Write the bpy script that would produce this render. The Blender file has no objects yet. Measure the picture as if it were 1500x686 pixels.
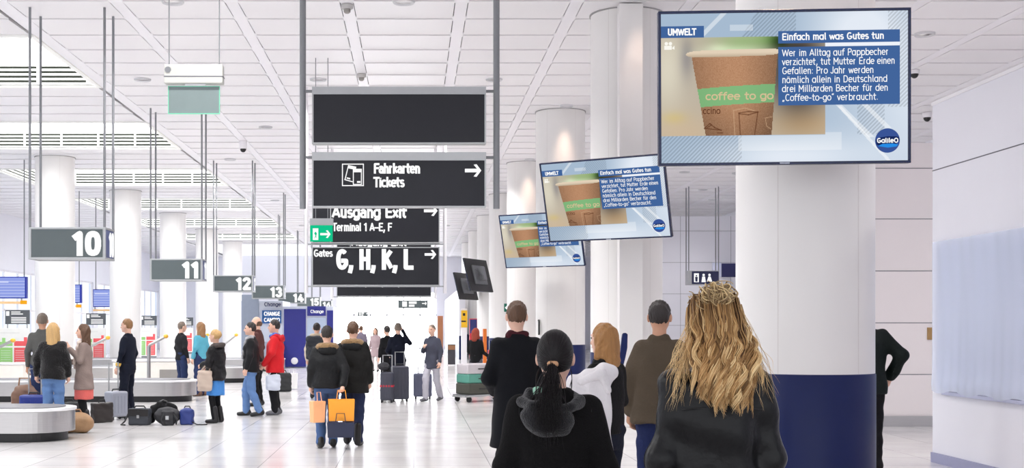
import bpy, bmesh, math, random
import numpy as np
from mathutils import Vector, Matrix
random.seed(7); rng = np.random.default_rng(7)
C = bpy.context.scene.collection
SC = bpy.context.scene

# ------------------------------------------------------------------ camera, world, exposure
F, VX, VY, EYE = 1800.0, 606.0, 480.0, 1.62        # focal length in px, vanishing point, eye height
cam_data = bpy.data.cameras.new('camera'); cam = bpy.data.objects.new('camera', cam_data); C.objects.link(cam)
cam.location = (0, 0, EYE); cam.rotation_euler = (math.pi / 2, 0, 0)
cam_data.sensor_width = 36; cam_data.lens = F / 1500 * 36
cam_data.shift_x = (750 - VX) / 1500; cam_data.shift_y = (VY - 343) / 1500
cam_data.clip_end = 400
SC.camera = cam
SC.view_settings.view_transform = 'Standard'; SC.view_settings.look = 'None'
SC.view_settings.gamma = 1; SC.view_settings.use_curve_mapping = False
EXPO = 0.43
SC.view_settings.exposure = EXPO
world = bpy.data.worlds.new('daylight'); SC.world = world; world.use_nodes = True
world.node_tree.nodes['Background'].inputs[0].default_value = (0.93, 0.95, 1.0, 1)
world.node_tree.nodes['Background'].inputs[1].default_value = 1.15
SPOT_W, PANE_E, END_E, WASH_W = 430, 4.5, 10.0, 120
try:
    SC.cycles.max_bounces = 10; SC.cycles.diffuse_bounces = 6; SC.cycles.glossy_bounces = 4
    SC.cycles.use_denoising = True; SC.cycles.caustics_reflective = False; SC.cycles.caustics_refractive = False
    SC.cycles.sample_clamp_indirect = 6
except Exception:
    pass
SCR = 2 ** -EXPO                                   # emission that displays at face value

def P(px, py, d):                                  # photo pixel at depth d -> point in the hall
    return Vector(((px - VX) * d / F, d, EYE + (VY - py) * d / F))
def GD(py):                                        # depth of a floor point seen at row py
    return EYE * F / (py - VY)

# ------------------------------------------------------------------ materials
def lin(r, g, b):
    f = lambda v: (v / 255 / 12.92) if v <= 10.3 else ((v / 255 + .055) / 1.055) ** 2.4
    return (f(r), f(g), f(b), 1)
MATS = {}
def mat(name, rgb, rough=.5, metal=0, bump=None, var=None, coat=0, spec=.5, sheen=0, stretch=None):
    if name in MATS: return MATS[name]
    m = bpy.data.materials.new(name); m.use_nodes = True; MATS[name] = m
    nt = m.node_tree; b = nt.nodes['Principled BSDF']; col = lin(*rgb)
    b.inputs['Base Color'].default_value = col; b.inputs['Roughness'].default_value = rough
    b.inputs['Metallic'].default_value = metal; b.inputs['Coat Weight'].default_value = coat
    b.inputs['Specular IOR Level'].default_value = spec; b.inputs['Sheen Weight'].default_value = sheen
    tc = nt.nodes.new('ShaderNodeTexCoord'); out = tc.outputs['Object']
    if stretch:
        mp = nt.nodes.new('ShaderNodeMapping'); mp.inputs['Scale'].default_value = stretch
        nt.links.new(out, mp.inputs['Vector']); out = mp.outputs['Vector']
    sc, am = var or (6, .06)
    n = nt.nodes.new('ShaderNodeTexNoise'); n.inputs['Scale'].default_value = sc; n.inputs['Detail'].default_value = 4
    nt.links.new(out, n.inputs['Vector'])
    r = nt.nodes.new('ShaderNodeMapRange'); r.inputs['To Min'].default_value = 1 - am; r.inputs['To Max'].default_value = 1 + am
    nt.links.new(n.outputs['Fac'], r.inputs['Value'])
    mx = nt.nodes.new('ShaderNodeVectorMath'); mx.operation = 'SCALE'; mx.inputs[0].default_value = col[:3]
    nt.links.new(r.outputs['Result'], mx.inputs['Scale']); nt.links.new(mx.outputs['Vector'], b.inputs['Base Color'])
    if bump:
        n2 = nt.nodes.new('ShaderNodeTexNoise'); n2.inputs['Scale'].default_value = bump[0]; n2.inputs['Detail'].default_value = 5
        nt.links.new(out, n2.inputs['Vector'])
        bp = nt.nodes.new('ShaderNodeBump'); bp.inputs['Strength'].default_value = bump[1]; bp.inputs['Distance'].default_value = .02
        nt.links.new(n2.outputs['Fac'], bp.inputs['Height']); nt.links.new(bp.outputs['Normal'], b.inputs['Normal'])
    return m
def glow(name, rgb, strength):
    if name in MATS: return MATS[name]
    m = bpy.data.materials.new(name); m.use_nodes = True; MATS[name] = m
    nt = m.node_tree; nt.nodes.remove(nt.nodes['Principled BSDF'])
    e = nt.nodes.new('ShaderNodeEmission'); e.inputs[0].default_value = lin(*rgb); e.inputs[1].default_value = strength
    nt.links.new(e.outputs[0], nt.nodes['Material Output'].inputs[0])
    return m
def attr_mat(name, emit=None, rough=.45):          # colours stored per vertex: screen images, strand by strand hair
    if name in MATS: return MATS[name]
    m = bpy.data.materials.new(name); m.use_nodes = True; MATS[name] = m
    nt = m.node_tree; a = nt.nodes.new('ShaderNodeAttribute'); a.attribute_name = 'tint'
    if emit is None:
        b = nt.nodes['Principled BSDF']; nt.links.new(a.outputs['Color'], b.inputs['Base Color'])
        b.inputs['Roughness'].default_value = rough; b.inputs['Specular IOR Level'].default_value = .25
    else:
        nt.nodes.remove(nt.nodes['Principled BSDF'])
        e = nt.nodes.new('ShaderNodeEmission'); e.inputs[1].default_value = emit
        nt.links.new(a.outputs['Color'], e.inputs[0]); nt.links.new(e.outputs[0], nt.nodes['Material Output'].inputs[0])
    return m

white = mat('white panel paint', (236, 234, 238), .38, var=(2, .02))
wallw = mat('white wall panel', (228, 228, 236), .45, var=(1.5, .02))
lavender = mat('grey lavender baseboard', (150, 152, 182), .4)
columnw = mat('cream column cladding', (235, 233, 231), .33, var=(1.2, .015))
navy = mat('navy blue cladding', (12, 27, 78), .4, var=(4, .05), spec=.3)
seam = mat('dark joint', (112, 112, 120), .7)
dark = mat('black shadow gap', (40, 40, 42), .8)
steel = mat('brushed stainless steel', (188, 186, 186), .28, 1, var=(3, .08), stretch=(1, 1, 30))
alu = mat('anodised aluminium', (176, 178, 180), .4, .7)
greymetal = mat('grey painted metal', (132, 134, 138), .4, .3)
signblack = mat('anthracite sign face', (34, 35, 41), .35, spec=.3)
signgrey = mat('grey green sign face', (84, 94, 96), .4)
signw = glow('backlit white lettering', (255, 255, 255), 1.1 * SCR)
black = mat('black plastic', (24, 24, 27), .4)
rubber = mat('black rubber', (30, 30, 32), .6)
tvblue = mat('dark blue screen bezel', (18, 32, 72), .25)

# ------------------------------------------------------------------ mesh helpers
def tag(o, label=None, cat=None, group=None, kind=None):
    if label: o['label'] = label
    if cat: o['category'] = cat
    if group: o['group'] = group
    if kind: o['kind'] = kind
    return o
def link_mesh(name, v, f, m, parent=None, smooth=False, bevel=0):
    me = bpy.data.meshes.new(name)
    me.from_pydata([tuple(map(float, p)) for p in v], [], [tuple(map(int, q)) for q in f])
    if smooth: me.polygons.foreach_set('use_smooth', [True] * len(me.polygons))
    me.materials.append(m); me.update()
    o = bpy.data.objects.new(name, me); C.objects.link(o)
    if parent is not None: o.parent = parent
    if bevel:
        b = o.modifiers.new('bevel', 'BEVEL'); b.width = bevel; b.segments = 3; b.limit_method = 'ANGLE'
    return o
class MB:
    def __init__(s): s.v = []; s.f = []
    def add(s, v, f):
        n = len(s.v); s.v += [Vector(p) for p in v]; s.f += [[n + i for i in q] for q in f]; return s
    def box(s, a, b, rot=0, c=None):
        x0, y0, z0 = a; x1, y1, z1 = b
        v = [Vector(p) for p in ((x0,y0,z0),(x1,y0,z0),(x1,y1,z0),(x0,y1,z0),(x0,y0,z1),(x1,y0,z1),(x1,y1,z1),(x0,y1,z1))]
        if rot:
            c = Vector(c or ((x0+x1)/2,(y0+y1)/2,(z0+z1)/2)); R = Matrix.Rotation(rot, 3, 'Z'); v = [c + R @ (p - c) for p in v]
        return s.add(v, [(0,3,2,1),(4,5,6,7),(0,1,5,4),(1,2,6,5),(2,3,7,6),(3,0,4,7)])
    def tube(s, pts, r, n=10, cap=True):
        pts = [Vector(p) for p in pts]; rr = r if isinstance(r, (list, tuple)) else [r] * len(pts)
        t0 = (pts[1] - pts[0]).normalized(); u = t0.orthogonal().normalized(); rings = []; v = []
        for i, p in enumerate(pts):
            t = (pts[min(i+1, len(pts)-1)] - pts[max(i-1, 0)]).normalized()
            u = (u - t * u.dot(t)).normalized(); w = t.cross(u)
            v += [p + (u * math.cos(2*math.pi*k/n) + w * math.sin(2*math.pi*k/n)) * rr[i] for k in range(n)]
        f = [(i*n+k, i*n+(k+1)%n, (i+1)*n+(k+1)%n, (i+1)*n+k) for i in range(len(pts)-1) for k in range(n)]
        if cap: f += [tuple(range(n-1, -1, -1)), tuple((len(pts)-1)*n + k for k in range(n))]
        return s.add(v, f)
    def lathe(s, prof, c=(0,0,0), n=32, a0=0, a1=2*math.pi, cap=True):
        c = Vector(c); v = []; full = abs(a1-a0-2*math.pi) < 1e-6; m = n if full else n+1
        for r, z in prof: v += [c + Vector((r*math.cos(a0+(a1-a0)*k/n), r*math.sin(a0+(a1-a0)*k/n), z)) for k in range(m)]
        f = [(i*m+k, i*m+(k+1)%m, (i+1)*m+(k+1)%m, (i+1)*m+k) for i in range(len(prof)-1) for k in range(n)]
        if cap and full: f += [tuple(range(m-1, -1, -1)), tuple((len(prof)-1)*m+k for k in range(m))]
        return s.add(v, f)
    def prism(s, out, t, axis='y', off=0):         # outline in (x,z) extruded along y, or (x,y) along z, (y,z) along x
        n = len(out)
        mk = {'y': lambda p, h: (p[0], h, p[1]), 'z': lambda p, h: (p[0], p[1], h), 'x': lambda p, h: (h, p[0], p[1])}[axis]
        v = [mk(p, off) for p in out] + [mk(p, off + t) for p in out]
        return s.add(v, [tuple(range(n)), tuple(range(2*n-1, n-1, -1))] + [(i, n+i, n+(i+1)%n, (i+1)%n) for i in range(n)])
    def ball(s, c, r, n=14):
        r = (r, r, r) if not isinstance(r, (list, tuple)) else r; c = Vector(c); v = [c + Vector((0,0,-r[2]))]; f = []
        for i in range(1, n):
            th = math.pi*i/n - math.pi/2
            v += [c + Vector((r[0]*math.cos(th)*math.cos(2*math.pi*k/n), r[1]*math.cos(th)*math.sin(2*math.pi*k/n), r[2]*math.sin(th))) for k in range(n)]
        v.append(c + Vector((0,0,r[2]))); L = len(v)-1
        f += [(0, 1+(k+1)%n, 1+k) for k in range(n)] + [(L, L-n+k, L-n+(k+1)%n) for k in range(n)]
        f += [(1+i*n+k, 1+i*n+(k+1)%n, 1+(i+1)*n+(k+1)%n, 1+(i+1)*n+k) for i in range(n-2) for k in range(n)]
        return s.add(v, f)
    def build(s, name, m, parent=None, smooth=False, bevel=0):
        o = link_mesh(name, s.v, s.f, m, parent, smooth, bevel)
        bm = bmesh.new(); bm.from_mesh(o.data); bmesh.ops.recalc_face_normals(bm, faces=bm.faces)
        if smooth:
            for e in bm.edges:
                if len(e.link_faces) == 2 and e.calc_face_angle() > .7: e.smooth = False
        bm.to_mesh(o.data); bm.free()
        return o
def empty(name, loc, rz=0, label=None, cat=None, group=None):
    o = bpy.data.objects.new(name, None); C.objects.link(o); o.location = loc; o.rotation_euler = (0, 0, rz)
    o.empty_display_size = .2
    return tag(o, label, cat, group)
def copy_tree(o, parent=None):
    c = o.copy(); C.objects.link(c)
    if parent is not None: c.parent = parent
    for ch in list(o.children): copy_tree(ch, c)
    return c
def struct(o): o['kind'] = 'structure'; return o
def arrow_outline(x, z, L, h, flip=1):             # right pointing arrow with a chevron head, tip at x+L
    t = h * .145
    return [(x, z-t), (x+L-2.4*t, z-t), (x+L-h*.62, z-h/2+t*.2), (x+L-h*.62+1.6*t, z-h/2-t*.1), (x+L, z), (x+L-h*.62+1.6*t, z+h/2+t*.1), (x+L-h*.62, z+h/2-t*.2), (x+L-2.4*t, z+t), (x, z+t)]

# lettering drawn as strokes: glyph skeletons (cap height 1, x-height .7) given an even pen width
def _a(cx, cy, rx, ry, a0, a1, n=14, p=2.3):
    o = []
    for i in range(n+1):
        t = math.radians(a0 + (a1-a0)*i/n); c, s = math.cos(t), math.sin(t)
        o.append((cx + rx*math.copysign(abs(c)**(2/p), c), cy + ry*math.copysign(abs(s)**(2/p), s)))
    return o
def _glyphs():
    a = _a; G = {}
    O = lambda: a(.27, .35, .25, .35, 0, 360, 24)
    G[' '] = (.3, []); G['I'] = (.2, [[(.1, 0), (.1, 1)]]); G['l'] = (.24, [[(.1, 1), (.1, .1), (.13, .02), (.2, 0)]]); G['i'] = (.2, [[(.1, 0), (.1, .7)], [(.1, .88), (.1, 1.0)]])
    G['F'] = (.56, [[(.1, 0), (.1, 1), (.54, 1)], [(.1, .52), (.48, .52)]]); G['E'] = (.6, [[(.54, 0), (.1, 0), (.1, 1), (.54, 1)], [(.1, .52), (.48, .52)]]); G['L'] = (.54, [[(.1, 1), (.1, 0), (.52, 0)]])
    G['T'] = (.58, [[(.02, 1), (.56, 1)], [(.29, 1), (.29, 0)]]); G['H'] = (.7, [[(.1, 0), (.1, 1)], [(.6, 0), (.6, 1)], [(.1, .52), (.6, .52)]]); G['N'] = (.72, [[(.1, 0), (.1, 1), (.62, 0), (.62, 1)]])
    G['K'] = (.66, [[(.1, 0), (.1, 1)], [(.6, 1), (.1, .4)], [(.26, .58), (.64, 0)]]); G['A'] = (.68, [[(.02, 0), (.34, 1), (.66, 0)], [(.13, .28), (.55, .28)]]); G['M'] = (.84, [[(.1, 0), (.1, 1), (.42, .35), (.74, 1), (.74, 0)]])
    G['U'] = (.7, [[(.1, 1), (.1, .28)] + a(.35, .28, .25, .28, 180, 360) + [(.6, 1)]]); G['W'] = (.98, [[(.02, 1), (.25, 0), (.49, .9), (.73, 0), (.96, 1)]]); G['J'] = (.46, [[(.36, 1), (.36, .22)] + a(.19, .22, .17, .22, 0, -170)])
    G['G'] = (.74, [a(.37, .5, .29, .5, 52, 318, 22) + [(.66, .2), (.66, .42), (.44, .42)]]); G['C'] = (.66, [a(.37, .5, .29, .5, 48, 312, 22)]); G['O'] = (.76, [a(.38, .5, .3, .5, 0, 360, 28)])
    G['D'] = (.7, [[(.1, 0), (.1, 1), (.32, 1)] + a(.32, .5, .3, .5, 90, -90) + [(.1, 0)]]); G['P'] = (.6, [[(.1, 0), (.1, 1), (.34, 1)] + a(.34, .74, .22, .26, 90, -90) + [(.1, .48)]])
    G['B'] = (.64, [[(.1, 0), (.1, 1), (.34, 1)] + a(.34, .77, .2, .23, 90, -90) + [(.1, .54)], [(.34, .54)] + a(.34, .27, .25, .27, 90, -90) + [(.1, 0)]])
    G['o'] = (.54, [O()]); G['a'] = (.58, [O(), [(.5, .7), (.5, 0)]]); G['d'] = (.58, [O(), [(.5, 1), (.5, 0)]]); G['g'] = (.58, [O(), [(.5, .7), (.5, -.06)] + a(.28, -.06, .22, .2, 0, -150)])
    G['b'] = (.58, [[(.1, 1), (.1, 0)], a(.33, .35, .24, .35, 0, 360, 24)]); G['p'] = (.58, [[(.1, .7), (.1, -.26)], a(.33, .35, .24, .35, 0, 360, 24)])
    G['c'] = (.48, [a(.27, .35, .24, .35, 48, 312, 18)]); G['e'] = (.54, [[(.04, .37), (.5, .37)] + a(.27, .35, .24, .35, 5, 315, 20)]); G['f'] = (.36, [[(.34, 1), (.27, 1)] + [(.17, .93), (.14, .8), (.14, 0)], [(.02, .68), (.32, .68)]])
    n = lambda x: [[(x, .7), (x, 0)], [(x, .42)] + a(x+.18, .42, .18, .28, 180, 0) + [(x+.36, 0)]]
    G['n'] = (.55, n(.09)); G['h'] = (.55, [[(.09, 1), (.09, 0)]] + n(.09)[1:]); G['m'] = (.84, [[(.09, .7), (.09, 0)], [(.09, .45)] + a(.25, .45, .16, .25, 180, 0) + [(.41, 0)], [(.41, .45)] + a(.57, .45, .16, .25, 180, 0) + [(.73, 0)]])
    G['u'] = (.55, [[(.09, .7), (.09, .27)] + a(.27, .27, .18, .27, 180, 360) + [(.45, .7)], [(.45, .7), (.45, 0)]]); G['r'] = (.4, [[(.09, .7), (.09, 0)], [(.09, .4)] + a(.29, .42, .2, .27, 180, 95)]); G['k'] = (.5, [[(.09, 1), (.09, 0)], [(.45, .7), (.09, .28)], [(.2, .41), (.48, 0)]])
    G['t'] = (.38, [[(.15, .95), (.15, .12), (.2, .02), (.34, 0)], [(.02, .68), (.34, .68)]]); G['v'] = (.48, [[(.02, .7), (.24, 0), (.46, .7)]]); G['w'] = (.74, [[(.02, .7), (.2, 0), (.37, .62), (.54, 0), (.72, .7)]]); G['z'] = (.46, [[(.05, .68), (.42, .68), (.05, .02), (.43, .02)]]); G['x'] = (.48, [[(.03, .7), (.45, 0)], [(.45, .7), (.03, 0)]])
    G['s'] = (.46, [a(.23, .52, .17, .18, 40, 180, 8) + a(.23, .52, .17, .16, 180, 265, 6) + a(.23, .18, .18, .18, 85, 0, 6) + a(.23, .18, .18, .18, 0, -145, 9)])
    G['ä'] = (.58, G['a'][1] + [[(.17, .86), (.17, .97)], [(.37, .86), (.37, .97)]]); G['ü'] = (.55, G['u'][1] + [[(.18, .86), (.18, .97)], [(.36, .86), (.36, .97)]])
    G['.'] = (.22, [[(.1, 0), (.1, .1)]]); G[','] = (.28, [[(.17, .12), (.16, -.02), (.07, -.3)]]); G[':'] = (.22, [[(.1, 0), (.1, .1)], [(.1, .55), (.1, .65)]]); G['-'] = (.4, [[(.05, .36), (.33, .36)]]); G['–'] = (.56, [[(.05, .38), (.5, .38)]])
    G['„'] = (.36, [[(.12, .1), (.06, -.16)], [(.27, .1), (.21, -.16)]]); G['“'] = (.36, [[(.06, .82), (.12, 1.04)], [(.21, .82), (.27, 1.04)]])
    G['0'] = (.62, [a(.31, .5, .23, .5, 0, 360, 24, 2.8)]); G['1'] = (.46, [[(.04, .78), (.3, 1), (.3, 0)]]); G['2'] = (.6, [a(.3, .73, .23, .27, 170, -20, 12) + [(.08, 0), (.55, 0)]]); G['3'] = (.6, [a(.28, .75, .21, .25, 165, -90, 14), a(.28, .25, .24, .25, 90, -165, 14)])
    G['4'] = (.64, [[(.4, 1), (.06, .24), (.6, .24)], [(.44, .5), (.44, 0)]]); G['5'] = (.6, [[(.5, 1), (.12, 1), (.1, .55)] + a(.29, .31, .24, .31, 100, -160, 14)]); G['6'] = (.62, [a(.31, .31, .23, .31, 0, 360, 20), [(.46, 1), (.2, .62), (.09, .38)]])
    return G
GL = _glyphs()
GD2 = {'a': (.52, [_a(.24, .5, .19, .2, 150, 0, 10) + [(.43, 0)], [(.43, .42), (.25, .42)] + _a(.23, .21, .18, .21, 90, 270, 10) + [(.36, .04), (.43, .14)]])}
def strokes(s, size, loc, m, parent, name='lettering', pen=.14, xs=1.0, align='LEFT', rz=0, track=.09, din=False, width=None, fy=0.0):
    """size = cap height; the letters lie in the xz plane facing -y"""
    adv = lambda c: (GD2.get(c) if din and c in GD2 else GL[c])
    tot = sum(adv(c)[0] + track for c in s) - track
    if width: xs = width/(tot*size)
    x = {'LEFT': 0, 'RIGHT': -tot, 'CENTER': -tot/2}[align]; v, f = [], []; hp = pen*size/2
    def flush():
        if not v: return None
        o = link_mesh(name, list(v), list(f), m, parent); o.location = loc; o.rotation_euler = (0, 0, rz); v.clear(); f.clear(); return o
    for c in s:
        if c == ' ': flush()                         # one mesh per word
        a, pls = adv(c)
        for pl in pls:
            pts = [Vector(((x + p[0])*xs*size, 0, (pen/2 + p[1]*(1-pen))*size)) for p in pl]
            for i, (p, q) in enumerate(zip(pts, pts[1:])):
                d = (q-p); 
                if d.length < 1e-6: continue
                d.normalize(); u = Vector((-d.z, 0, d.x))*hp; q0 = 1 if abs(d.x*d.z) < .05 else .25; e0 = d*hp*(q0 if i == 0 else .0); e1 = d*hp*(q0 if i == len(pts)-2 else .0)
                if c in '.:' or c in 'iäü' and len(pls) > 1 and pl is not pls[0] and len(pl) == 2: e0 = e1 = d*0
                k = len(v); v += [p-e0+u, p-e0-u, q+e1-u, q+e1+u]; f.append((k, k+1, k+2, k+3))
                if i < len(pts)-2: k = len(v); v += [q + Vector((math.cos(t*math.pi/4), 0, math.sin(t*math.pi/4)))*hp for t in range(8)]; f.append(tuple(range(k, k+8)))
        x += a + track
    return flush()

# ------------------------------------------------------------------ the hall
HC, D = 6.9, 9.35
X0, X1, Y0, Y1 = -19.0, 14.6, -5.0, 92.0
# floor: pale polished stone tiles
fm = bpy.data.materials.new('polished pale stone tiles'); fm.use_nodes = True; nt = fm.node_tree; b = nt.nodes['Principled BSDF']
tc = nt.nodes.new('ShaderNodeTexCoord'); br = nt.nodes.new('ShaderNodeTexBrick')
br.offset = 0; br.inputs['Scale'].default_value = 1.0; br.inputs['Brick Width'].default_value = .9; br.inputs['Row Height'].default_value = .9
br.inputs['Mortar Size'].default_value = .006; br.inputs['Color1'].default_value = lin(222, 219, 218); br.inputs['Color2'].default_value = lin(214, 212, 212)
br.inputs['Mortar'].default_value = lin(168, 166, 168)
nt.links.new(tc.outputs['Object'], br.inputs['Vector'])
ns = nt.nodes.new('ShaderNodeTexNoise'); ns.inputs['Scale'].default_value = 60; nt.links.new(tc.outputs['Object'], ns.inputs['Vector'])
mr = nt.nodes.new('ShaderNodeMapRange'); mr.inputs['To Min'].default_value = .94; mr.inputs['To Max'].default_value = 1.05
nt.links.new(ns.outputs['Fac'], mr.inputs['Value'])
vm = nt.nodes.new('ShaderNodeVectorMath'); vm.operation = 'SCALE'; nt.links.new(br.outputs['Color'], vm.inputs[0]); nt.links.new(mr.outputs['Result'], vm.inputs['Scale'])
nt.links.new(vm.outputs['Vector'], b.inputs['Base Color']); b.inputs['Roughness'].default_value = .17; b.inputs['Specular IOR Level'].default_value = .7
ns2 = nt.nodes.new('ShaderNodeTexNoise'); ns2.inputs['Scale'].default_value = 1.3; nt.links.new(tc.outputs['Object'], ns2.inputs['Vector'])
mr2 = nt.nodes.new('ShaderNodeMapRange'); mr2.inputs['To Min'].default_value = .1; mr2.inputs['To Max'].default_value = .24
nt.links.new(ns2.outputs['Fac'], mr2.inputs['Value']); nt.links.new(mr2.outputs['Result'], b.inputs['Roughness'])
struct(MB().box((X0, Y0, -.2), (X1, Y1, 0)).build('floor', fm))

# ceiling: metal planks across the hall between lengthwise strips, with skylight coffers on the left
strips = [-6.7 + 1.87 * k for k in range(12)]
CX0, CX1 = -13.95, -6.95
coffers = [(26.9 + D*k - 4.6, 26.9 + D*k) for k in range(-2, 6)]
PL = D / 8
cm = MB(); y = 26.9 - D*4
rows = [26.9 + PL*k for k in range(-28, 56)]
bays = [(a + .115, b - .115) for a, b in zip(strips, strips[1:])] + [(strips[-1] + .115, X1)]
def plank(x0, x1, y0, y1):
    g = .005
    cm.add([(x0,y0+g,HC),(x1,y0+g,HC),(x1,y1-g,HC+.018),(x0,y1-g,HC+.018),(x0,y0+g,HC+.06),(x1,y0+g,HC+.06),(x1,y1-g,HC+.06),(x0,y1-g,HC+.06)],
           [(0,3,2,1),(4,5,6,7),(0,1,5,4),(1,2,6,5),(2,3,7,6),(3,0,4,7)])
for y in rows:
    for x0, x1 in bays: plank(x0, x1, y, y + PL)
    plank(X0, CX0 - .2, y, y + PL)
for k in range(-3, 6):                              # between the coffers
    ya, yb = 26.9 + D*k, 26.9 + D*(k+1) - 4.6
    n = 4
    for i in range(n): plank(CX0, CX1, ya + .1 + (yb-ya-.2)*i/n, ya + .1 + (yb-ya-.2)*(i+1)/n)
cm.build('ceiling', mat('white ceiling plank', (233, 231, 233), .42, var=(.8, .02)))
bpy.data.objects['ceiling']['kind'] = 'structure'
bk = MB()                                           # dark void above the planks, left open over the coffers
bk.box((CX1 + .12, Y0, HC+.1), (X1, Y1, HC+.16)); bk.box((X0, Y0, HC+.1), (CX0 - .12, Y1, HC+.16))
for k in range(-3, 6): bk.box((CX0 - .12, 26.9 + D*k + .1, HC+.1), (CX1 + .12, 26.9 + D*(k+1) - 4.7, HC+.16))
struct(bk.build('trim_1', mat('grey ceiling void', (150, 148, 150), .8)))
for i, x in enumerate(strips):
    t = MB().box((x - (.1 if i else .17), Y0, HC + .008), (x + .1, Y1, HC + .04))
    for y in rows: t.box((x - .125, y - .14, HC + .012), (x + .125, y + .14, HC + .03))
    o = struct(t.build('trim_%d' % (i + 2), white)); MB().box((x - .13, Y0, HC + .075), (x + .13, Y1, HC + .095)).build('shadow_gap', dark, o)
cofw = mat('white coffer lining', (244, 244, 240), .5)
pane = glow('daylight through frosted skylight', (252, 253, 255), PANE_E)
greengap = mat('dark green louvre gap', (40, 46, 36), .7)
for n, (ya, yb) in enumerate(coffers):
    w = MB()                                        # four linings and a rim
    w.box((CX0-.1, ya-.1, HC-.02), (CX0, yb+.1, HC+1.25)); w.box((CX1, ya-.1, HC-.02), (CX1+.1, yb+.1, HC+1.25))
    w.box((CX0, ya-.1, HC-.02), (CX1, ya, HC+1.25)); w.box((CX0, yb, HC-.02), (CX1, yb+.1, HC+1.25))
    o = struct(w.build('window_%d' % (n + 1), cofw))
    MB().box((CX0, ya, HC+1.2), (CX1, yb, HC+1.25)).build('pane', pane, o)
    g = MB().box((CX0+.02, yb-.02, HC+.06), (CX1-.02, yb-.005, HC+.47)).box((CX0+.005, ya+.02, HC+.06), (CX0+.02, yb-.02, HC+.47))
    g.build('louvre_backing', greengap, o)
    l = MB()
    for z in (.03, .13, .23, .33, .43):
        l.box((CX0+.02, yb-.07, HC+z), (CX1-.02, yb-.02, HC+z+.042)); l.box((CX0+.02, ya+.02, HC+z), (CX0+.07, yb-.08, HC+z+.042))
    for x in np.linspace(CX0+.3, CX1-.2, 7): l.box((x, yb-.08, HC+.03), (x+.05, yb-.02, HC+.48))
    l.build('louvre', cofw, o)

# walls
def panel_wall(name, a, b, axis, face, joints, vjoints=(), m=wallw, seam_w=.012):
    o = struct(MB().box(a, b).build(name, m)); s = MB()
    for z in joints:
        if axis == 'x': s.box((face - .004, a[1], z), (face + .004, b[1], z + seam_w))
        else: s.box((a[0], face - .004, z), (b[0], face + .004, z + seam_w))
    for u in vjoints:
        if axis == 'x': s.box((face - .004, u, a[2]), (face + .004, u + seam_w, b[2]))
        else: s.box((u, face - .004, a[2]), (u + seam_w, face + .004, b[2]))
    if s.v: s.build('panel_joint', seam, o)
    return o
XR = 6.25; YR = 14.8
wr = panel_wall('wall_right', (XR, 3.0, 0), (XR+2.6, YR, 4.29), 'x', XR, (3.5,), (12.05,))
MB().box((XR-.012, 3.0, 4.29), (XR+2.6, YR+.01, 4.33)).build('cap_strip', white, wr)
struct(MB().box((XR-.025, 3.0, 0), (XR-.001, YR, .12)).build('baseboard_right', lavender))
wb = panel_wall('wall_back', (6.35, 20.1, 0), (13.9, 21.0, 4.64), 'y', 20.1, (.845, 1.69, 2.54, 3.39, 4.22), (7.1, 9.9), mat('warm white wall panel', (236, 229, 230), .4, var=(1.5, .02)))
struct(MB().box((6.35, 20.07, 0), (13.9, 20.099, .17)).build('baseboard_back', steel))
# the far low wall behind the second column, the outer right wall, left wall, end wall
panel_wall('wall_far', (8.2, 50.0, 0), (14.5, 50.5, 6.15), 'y', 50.0, (1.7, 2.98, 4.26, 5.54), (10.85, 12.9))
struct(MB().box((X1, Y0, 0), (X1+.3, Y1, HC+.1)).build('wall_outer', wallw))
le = MB(); le.box((X0-.3, Y0, 0), (X0, Y1, .9)); le.box((X0-.3, Y0, 4.3), (X0, Y1, HC+.1))
for k in range(11): le.box((X0-.3, 8 + D*k - .5, .9), (X0, 8 + D*k + .5, 4.3))
struct(le.build('wall_left', wallw))
glassl = bpy.data.materials.new('daylit window glass'); glassl.use_nodes = True; nt = glassl.node_tree
nt.nodes.remove(nt.nodes['Principled BSDF']); gl = nt.nodes.new('ShaderNodeBsdfGlossy'); gl.inputs['Roughness'].default_value = .05
tr = nt.nodes.new('ShaderNodeBsdfTransparent'); tr.inputs[0].default_value = (.93, .97, 1, 1); ms = nt.nodes.new('ShaderNodeMixShader'); ms.inputs[0].default_value = .08
nt.links.new(tr.outputs[0], ms.inputs[1]); nt.links.new(gl.outputs[0], ms.inputs[2]); nt.links.new(ms.outputs[0], nt.nodes['Material Output'].inputs[0])
for k in range(10):
    o = MB(); ya, yb = 8 + D*k + .5, 8 + D*(k+1) - .5
    for y in np.linspace(ya, yb - .07, 5): o.box((X0-.2, y, .9), (X0-.1, y + .07, 4.3))
    for z in (.9, 2.4, 4.22): o.box((X0-.2, ya, z), (X0-.1, yb, z + .08))
    w = struct(o.build('window_%d' % (k + 20), white))
    MB().box((X0-.16, ya, .92), (X0-.15, yb, 4.28)).build('pane', glassl, w)
# end wall with the bright exit front
EX0, EX1, EZ = -5.75, 1.75, 4.3
e = MB(); e.box((X0, Y1, 0), (EX0, Y1+.4, HC+.1)); e.box((EX1, Y1, 0), (X1, Y1+.4, HC+.1)); e.box((EX0, Y1, EZ), (EX1, Y1+.4, HC+.1))
struct(e.build('wall_end', wallw))
wd = MB()
for x in np.linspace(EX0, EX1 - .09, 7): wd.box((x, Y1+.1, 0), (x + .09, Y1+.2, EZ))
for z in (0, 2.5, EZ - .1): wd.box((EX0, Y1+.1, z), (EX1, Y1+.2, z + .1))
o = struct(wd.build('door_1', mat('bright white door frame', (240, 242, 246), .4)))
MB().box((EX0, Y1+.14, .1), (EX1, Y1+.16, EZ-.1)).build('pane', glow('sunlit glass exit front', (250, 252, 255), END_E), o)
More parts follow.
